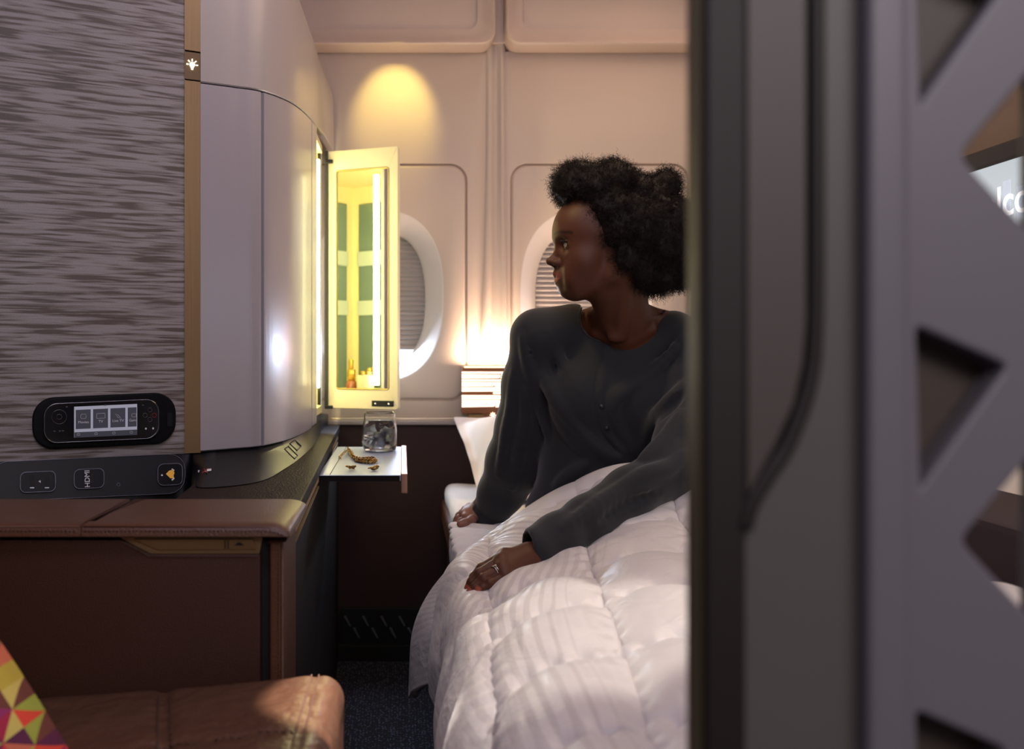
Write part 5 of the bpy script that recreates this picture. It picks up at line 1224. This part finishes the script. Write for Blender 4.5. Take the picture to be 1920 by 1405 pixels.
# ------------------------------------------------------------------ TV on the right wall
tv = thing('wall_screen', 'wall-mounted screen reading Welcome over a pale skyline, seen through the pierced door', 'television', (1.04, 1.7, .93))
TX = 1.0; Yn, Yf = 1.18, 2.20
def tz(u, v): return CAMZ-(v-V0)*(F_PX*TX/(u-U0))/F_PX
zt, zb = tz(1870, 304), tz(1880, 1030)
box('screen_bezel', (TX, TX+.05, Yn-.03, Yf+.03, zb-.012, zt+.03), MAT['gasket'], tv, .004)
m = bpy.data.materials.new('welcome_picture'); m.use_nodes = True; nt, b = nodes(m)
tc = nt.nodes.new('ShaderNodeTexCoord'); sx = nt.nodes.new('ShaderNodeSeparateXYZ'); nt.links.new(tc.outputs['Object'], sx.inputs[0])
mr = nt.nodes.new('ShaderNodeMapRange'); mr.inputs['From Min'].default_value = zb; mr.inputs['From Max'].default_value = zt; nt.links.new(sx.outputs[2], mr.inputs[0])
cr = nt.nodes.new('ShaderNodeValToRGB'); e = cr.color_ramp.elements; e[0].color = (*srgb('#a58a78'), 1); e[1].color = (*srgb('#c6cdd3'), 1); x = e.new(.45); x.color = (*srgb('#b5a196'), 1); x = e.new(.7); x.color = (*srgb('#dfe4e8'), 1)
nt.links.new(mr.outputs[0], cr.inputs[0]); nt.links.new(cr.outputs[0], b.inputs['Emission Color']); b.inputs['Emission Strength'].default_value = .8; b.inputs['Base Color'].default_value = (0, 0, 0, 1)
box('screen_picture', (TX-.002, TX, Yn, Yf, zb, zt-.004), m, tv)
twr = M('tower_print', '#8f9cab', .5, emit='#8b99a9', estr=.75); twr2 = M('tower_print_pale', '#b5bec8', .5, emit='#aeb9c5', estr=.8)
for i, (y0, y1, z_) in enumerate(((1.640, 1.612, 1.13), (1.61, 1.585, 1.20), (1.582, 1.562, 1.235), (1.560, 1.548, 1.16), (1.546, 1.52, 1.22), (1.51, 1.48, 1.19), (1.47, 1.40, 1.25), (1.72, 1.66, 1.10), (1.80, 1.74, 1.15), (1.36, 1.30, 1.17))):
    box('skyline_tower', (TX-.0028, TX-.002, y1, y0, .98, z_), twr if i % 2 else twr2, tv)
text('screen_lettering', 'Welcome', .072, M('white_letters', '#ffffff', .5, emit='#ffffff', estr=1.0), frame_matrix((TX-.0035, 1.565, tz(1895, 378)), (0, -1, 0), (0, 0, 1)), tv, .0002, .0006)
box('screen_rim', (TX-.003, TX+.001, Yn, Yf, zt-.004, zt+.002), MAT['dark'], tv); box('screen_rim', (TX-.003, TX+.001, Yn, Yf, zb-.004, zb+.002), MAT['dark'], tv)

# ------------------------------------------------------------------ sliding door in the foreground
DY = .46
dr = thing('sliding_door', 'grey sliding suite door with pierced triangular lattice, blurred in the right foreground', 'door', (wx(1600, DY), DY, 0)); 
def dx(u, y=DY): return wx(u, y)
def dbox(nm, u0, u1, y0, y1, mat, bev=.0, z0=.0, z1=2.0): return box(nm, (dx(u0), dx(u1), y0, y1, z0, z1), mat, dr, bev, 4, bool(bev))
dbox('edge_seal', 1328, 1402, DY+.002, DY+.02, MAT['gasket'], .002)
dbox('edge_lip', 1322, 1338, DY+.010, DY+.03, MAT['doortan'], .001)
dbox('door_stile', 1380, 1640, DY+.008, DY+.036, MAT['doorgrey'])
dbox('corner_bead', 1622, 1700, DY-.004, DY+.036, MAT['doorblue'], .006)
# finger pull: raised plate with slanted lower end beside a dark groove
def dpz(u, v, y): return P(u, v, y)
prism('pull_plate', [dpz(1402, -400, DY+.002), dpz(1512, -400, DY+.002), dpz(1512, 600, DY+.002), dpz(1506, 680, DY+.002), dpz(1488, 760, DY+.002), dpz(1450, 840, DY+.002), dpz(1418, 900, DY+.002), dpz(1402, 930, DY+.002)], (0, .008, 0), M('pull_plate_grey', '#47403d', .5), dr, .001)
gp = [dpz(u, v, DY+.004) for u, v in catmull([(1528, -400, 0), (1528, 300, 0), (1526, 600, 0), (1515, 720, 0), (1478, 830, 0), (1440, 890, 0), (1404, 950, 0), (1396, 990, 0)], 6) for _ in (0,)] if False else [P(q_[0], q_[1], DY+.004) for q_ in catmull([(1530, -400, 0), (1530, 300, 0), (1528, 600, 0), (1516, 720, 0), (1478, 830, 0), (1440, 890, 0), (1408, 945, 0), (1396, 990, 0)], 6)]
tube('pull_groove', gp, [.0045]*len(gp), MAT['gasket'], dr, 8)
# pierced lattice: plate with triangular holes, built from triangle outlines
LYt = .022
def lattice():
    # unit columns: left column triangles point right, right column triangles point left; period in z
    per = 724*DY/F_PX; xL0, xL1, xR0 = dx(1700), dx(1905), dx(1800)
    W2 = (xL1-xL0); z0 = CAMZ-(590-V0)*DY/F_PX
    return per, xL0, xL1, z0
per, xL0, xL1, zA = lattice()
s_ = DY/F_PX
x00, x11 = dx(1690), dx(2330)
# holes as polygons in (x,z)
def T(pts): return [((u-U0)*s_, CAMZ-(v-V0)*s_) for u, v in pts]
holes = []
for k in range(-3, 4):
    d = 724*k
    holes.append((T([(1712, 598+d), (1905, 682+d), (1722, 940+d)]), True))
    holes.append((T([(1792, 292+d), (1985, 60+d), (1985, 500+d)]), False))
    holes.append((T([(2060, 598+d), (2245, 682+d), (2070, 940+d)]), True))
bm = bmesh.new(); z_lo, z_hi = .3, 1.6
me_ = bpy.data.curves.new('lattice_panel', 'CURVE'); me_.dimensions = '2D'; me_.fill_mode = 'BOTH'; me_.extrude = LYt/2; me_.bevel_depth = .0022; me_.bevel_resolution = 3
def spl(pts):
    s = me_.splines.new('POLY'); s.points.add(len(pts)-1)
    for i, (x, z) in enumerate(pts): s.points[i].co = (x, z, 0, 1)
    s.use_cyclic_u = True
zz0, zz1 = CAMZ-(2100-V0)*s_, CAMZ-(-1000-V0)*s_
spl([(x00, zz0), (x11, zz0), (x11, zz1), (x00, zz1)])
def rounded(pts, r):
    out = []; n = len(pts)
    for i in range(n):
        p = Vector(pts[i]); a = (Vector(pts[i-1])-p).normalized(); b_ = (Vector(pts[(i+1) % n])-p).normalized(); A_, B_3 = p+a*r, p+b_*r
        for k in range(6): t_ = k/5; out.append(tuple((1-t_)**2*A_+2*t_*(1-t_)*p+t_*t_*B_3))
    return out
for pts, solid in holes:
    if min(p[1] for p in pts) > zz0+.01 and max(p[1] for p in pts) < zz1-.01: spl(rounded(pts, .008))
lo_ = bpy.data.objects.new('lattice_tmp', me_); C.objects.link(lo_)
lo_.rotation_euler = (math.pi/2, 0, 0); lo_.location = (0, DY+.014, 0)
bpy.context.view_layer.update(); dg = bpy.context.evaluated_depsgraph_get()
lm = bpy.data.meshes.new_from_object(lo_.evaluated_get(dg)); lm.transform(lo_.matrix_world); bpy.data.objects.remove(lo_)
lt = link('lattice_panel', lm, None, None, False); lm.materials.clear(); lm.materials.append(MAT['doorblue']); autosmooth(lt, 50); place(lt, dr)
for pts, solid in holes:
    if solid and min(p[1] for p in pts) > zz0+.01 and max(p[1] for p in pts) < zz1-.01:
        c = Vector((sum(p[0] for p in pts)/3, sum(p[1] for p in pts)/3))
        prism('bronze_inlay', [((Vector(p)-c)*1.08+c)[0:1]+(DY+.018,)+((Vector(p)-c)*1.08+c)[1:2] for p in pts] if False else [(c.x+(p[0]-c.x)*1.08, DY+.019, c.y+(p[1]-c.y)*1.08) for p in pts], (0, .003, 0), MAT['inlay'], dr)
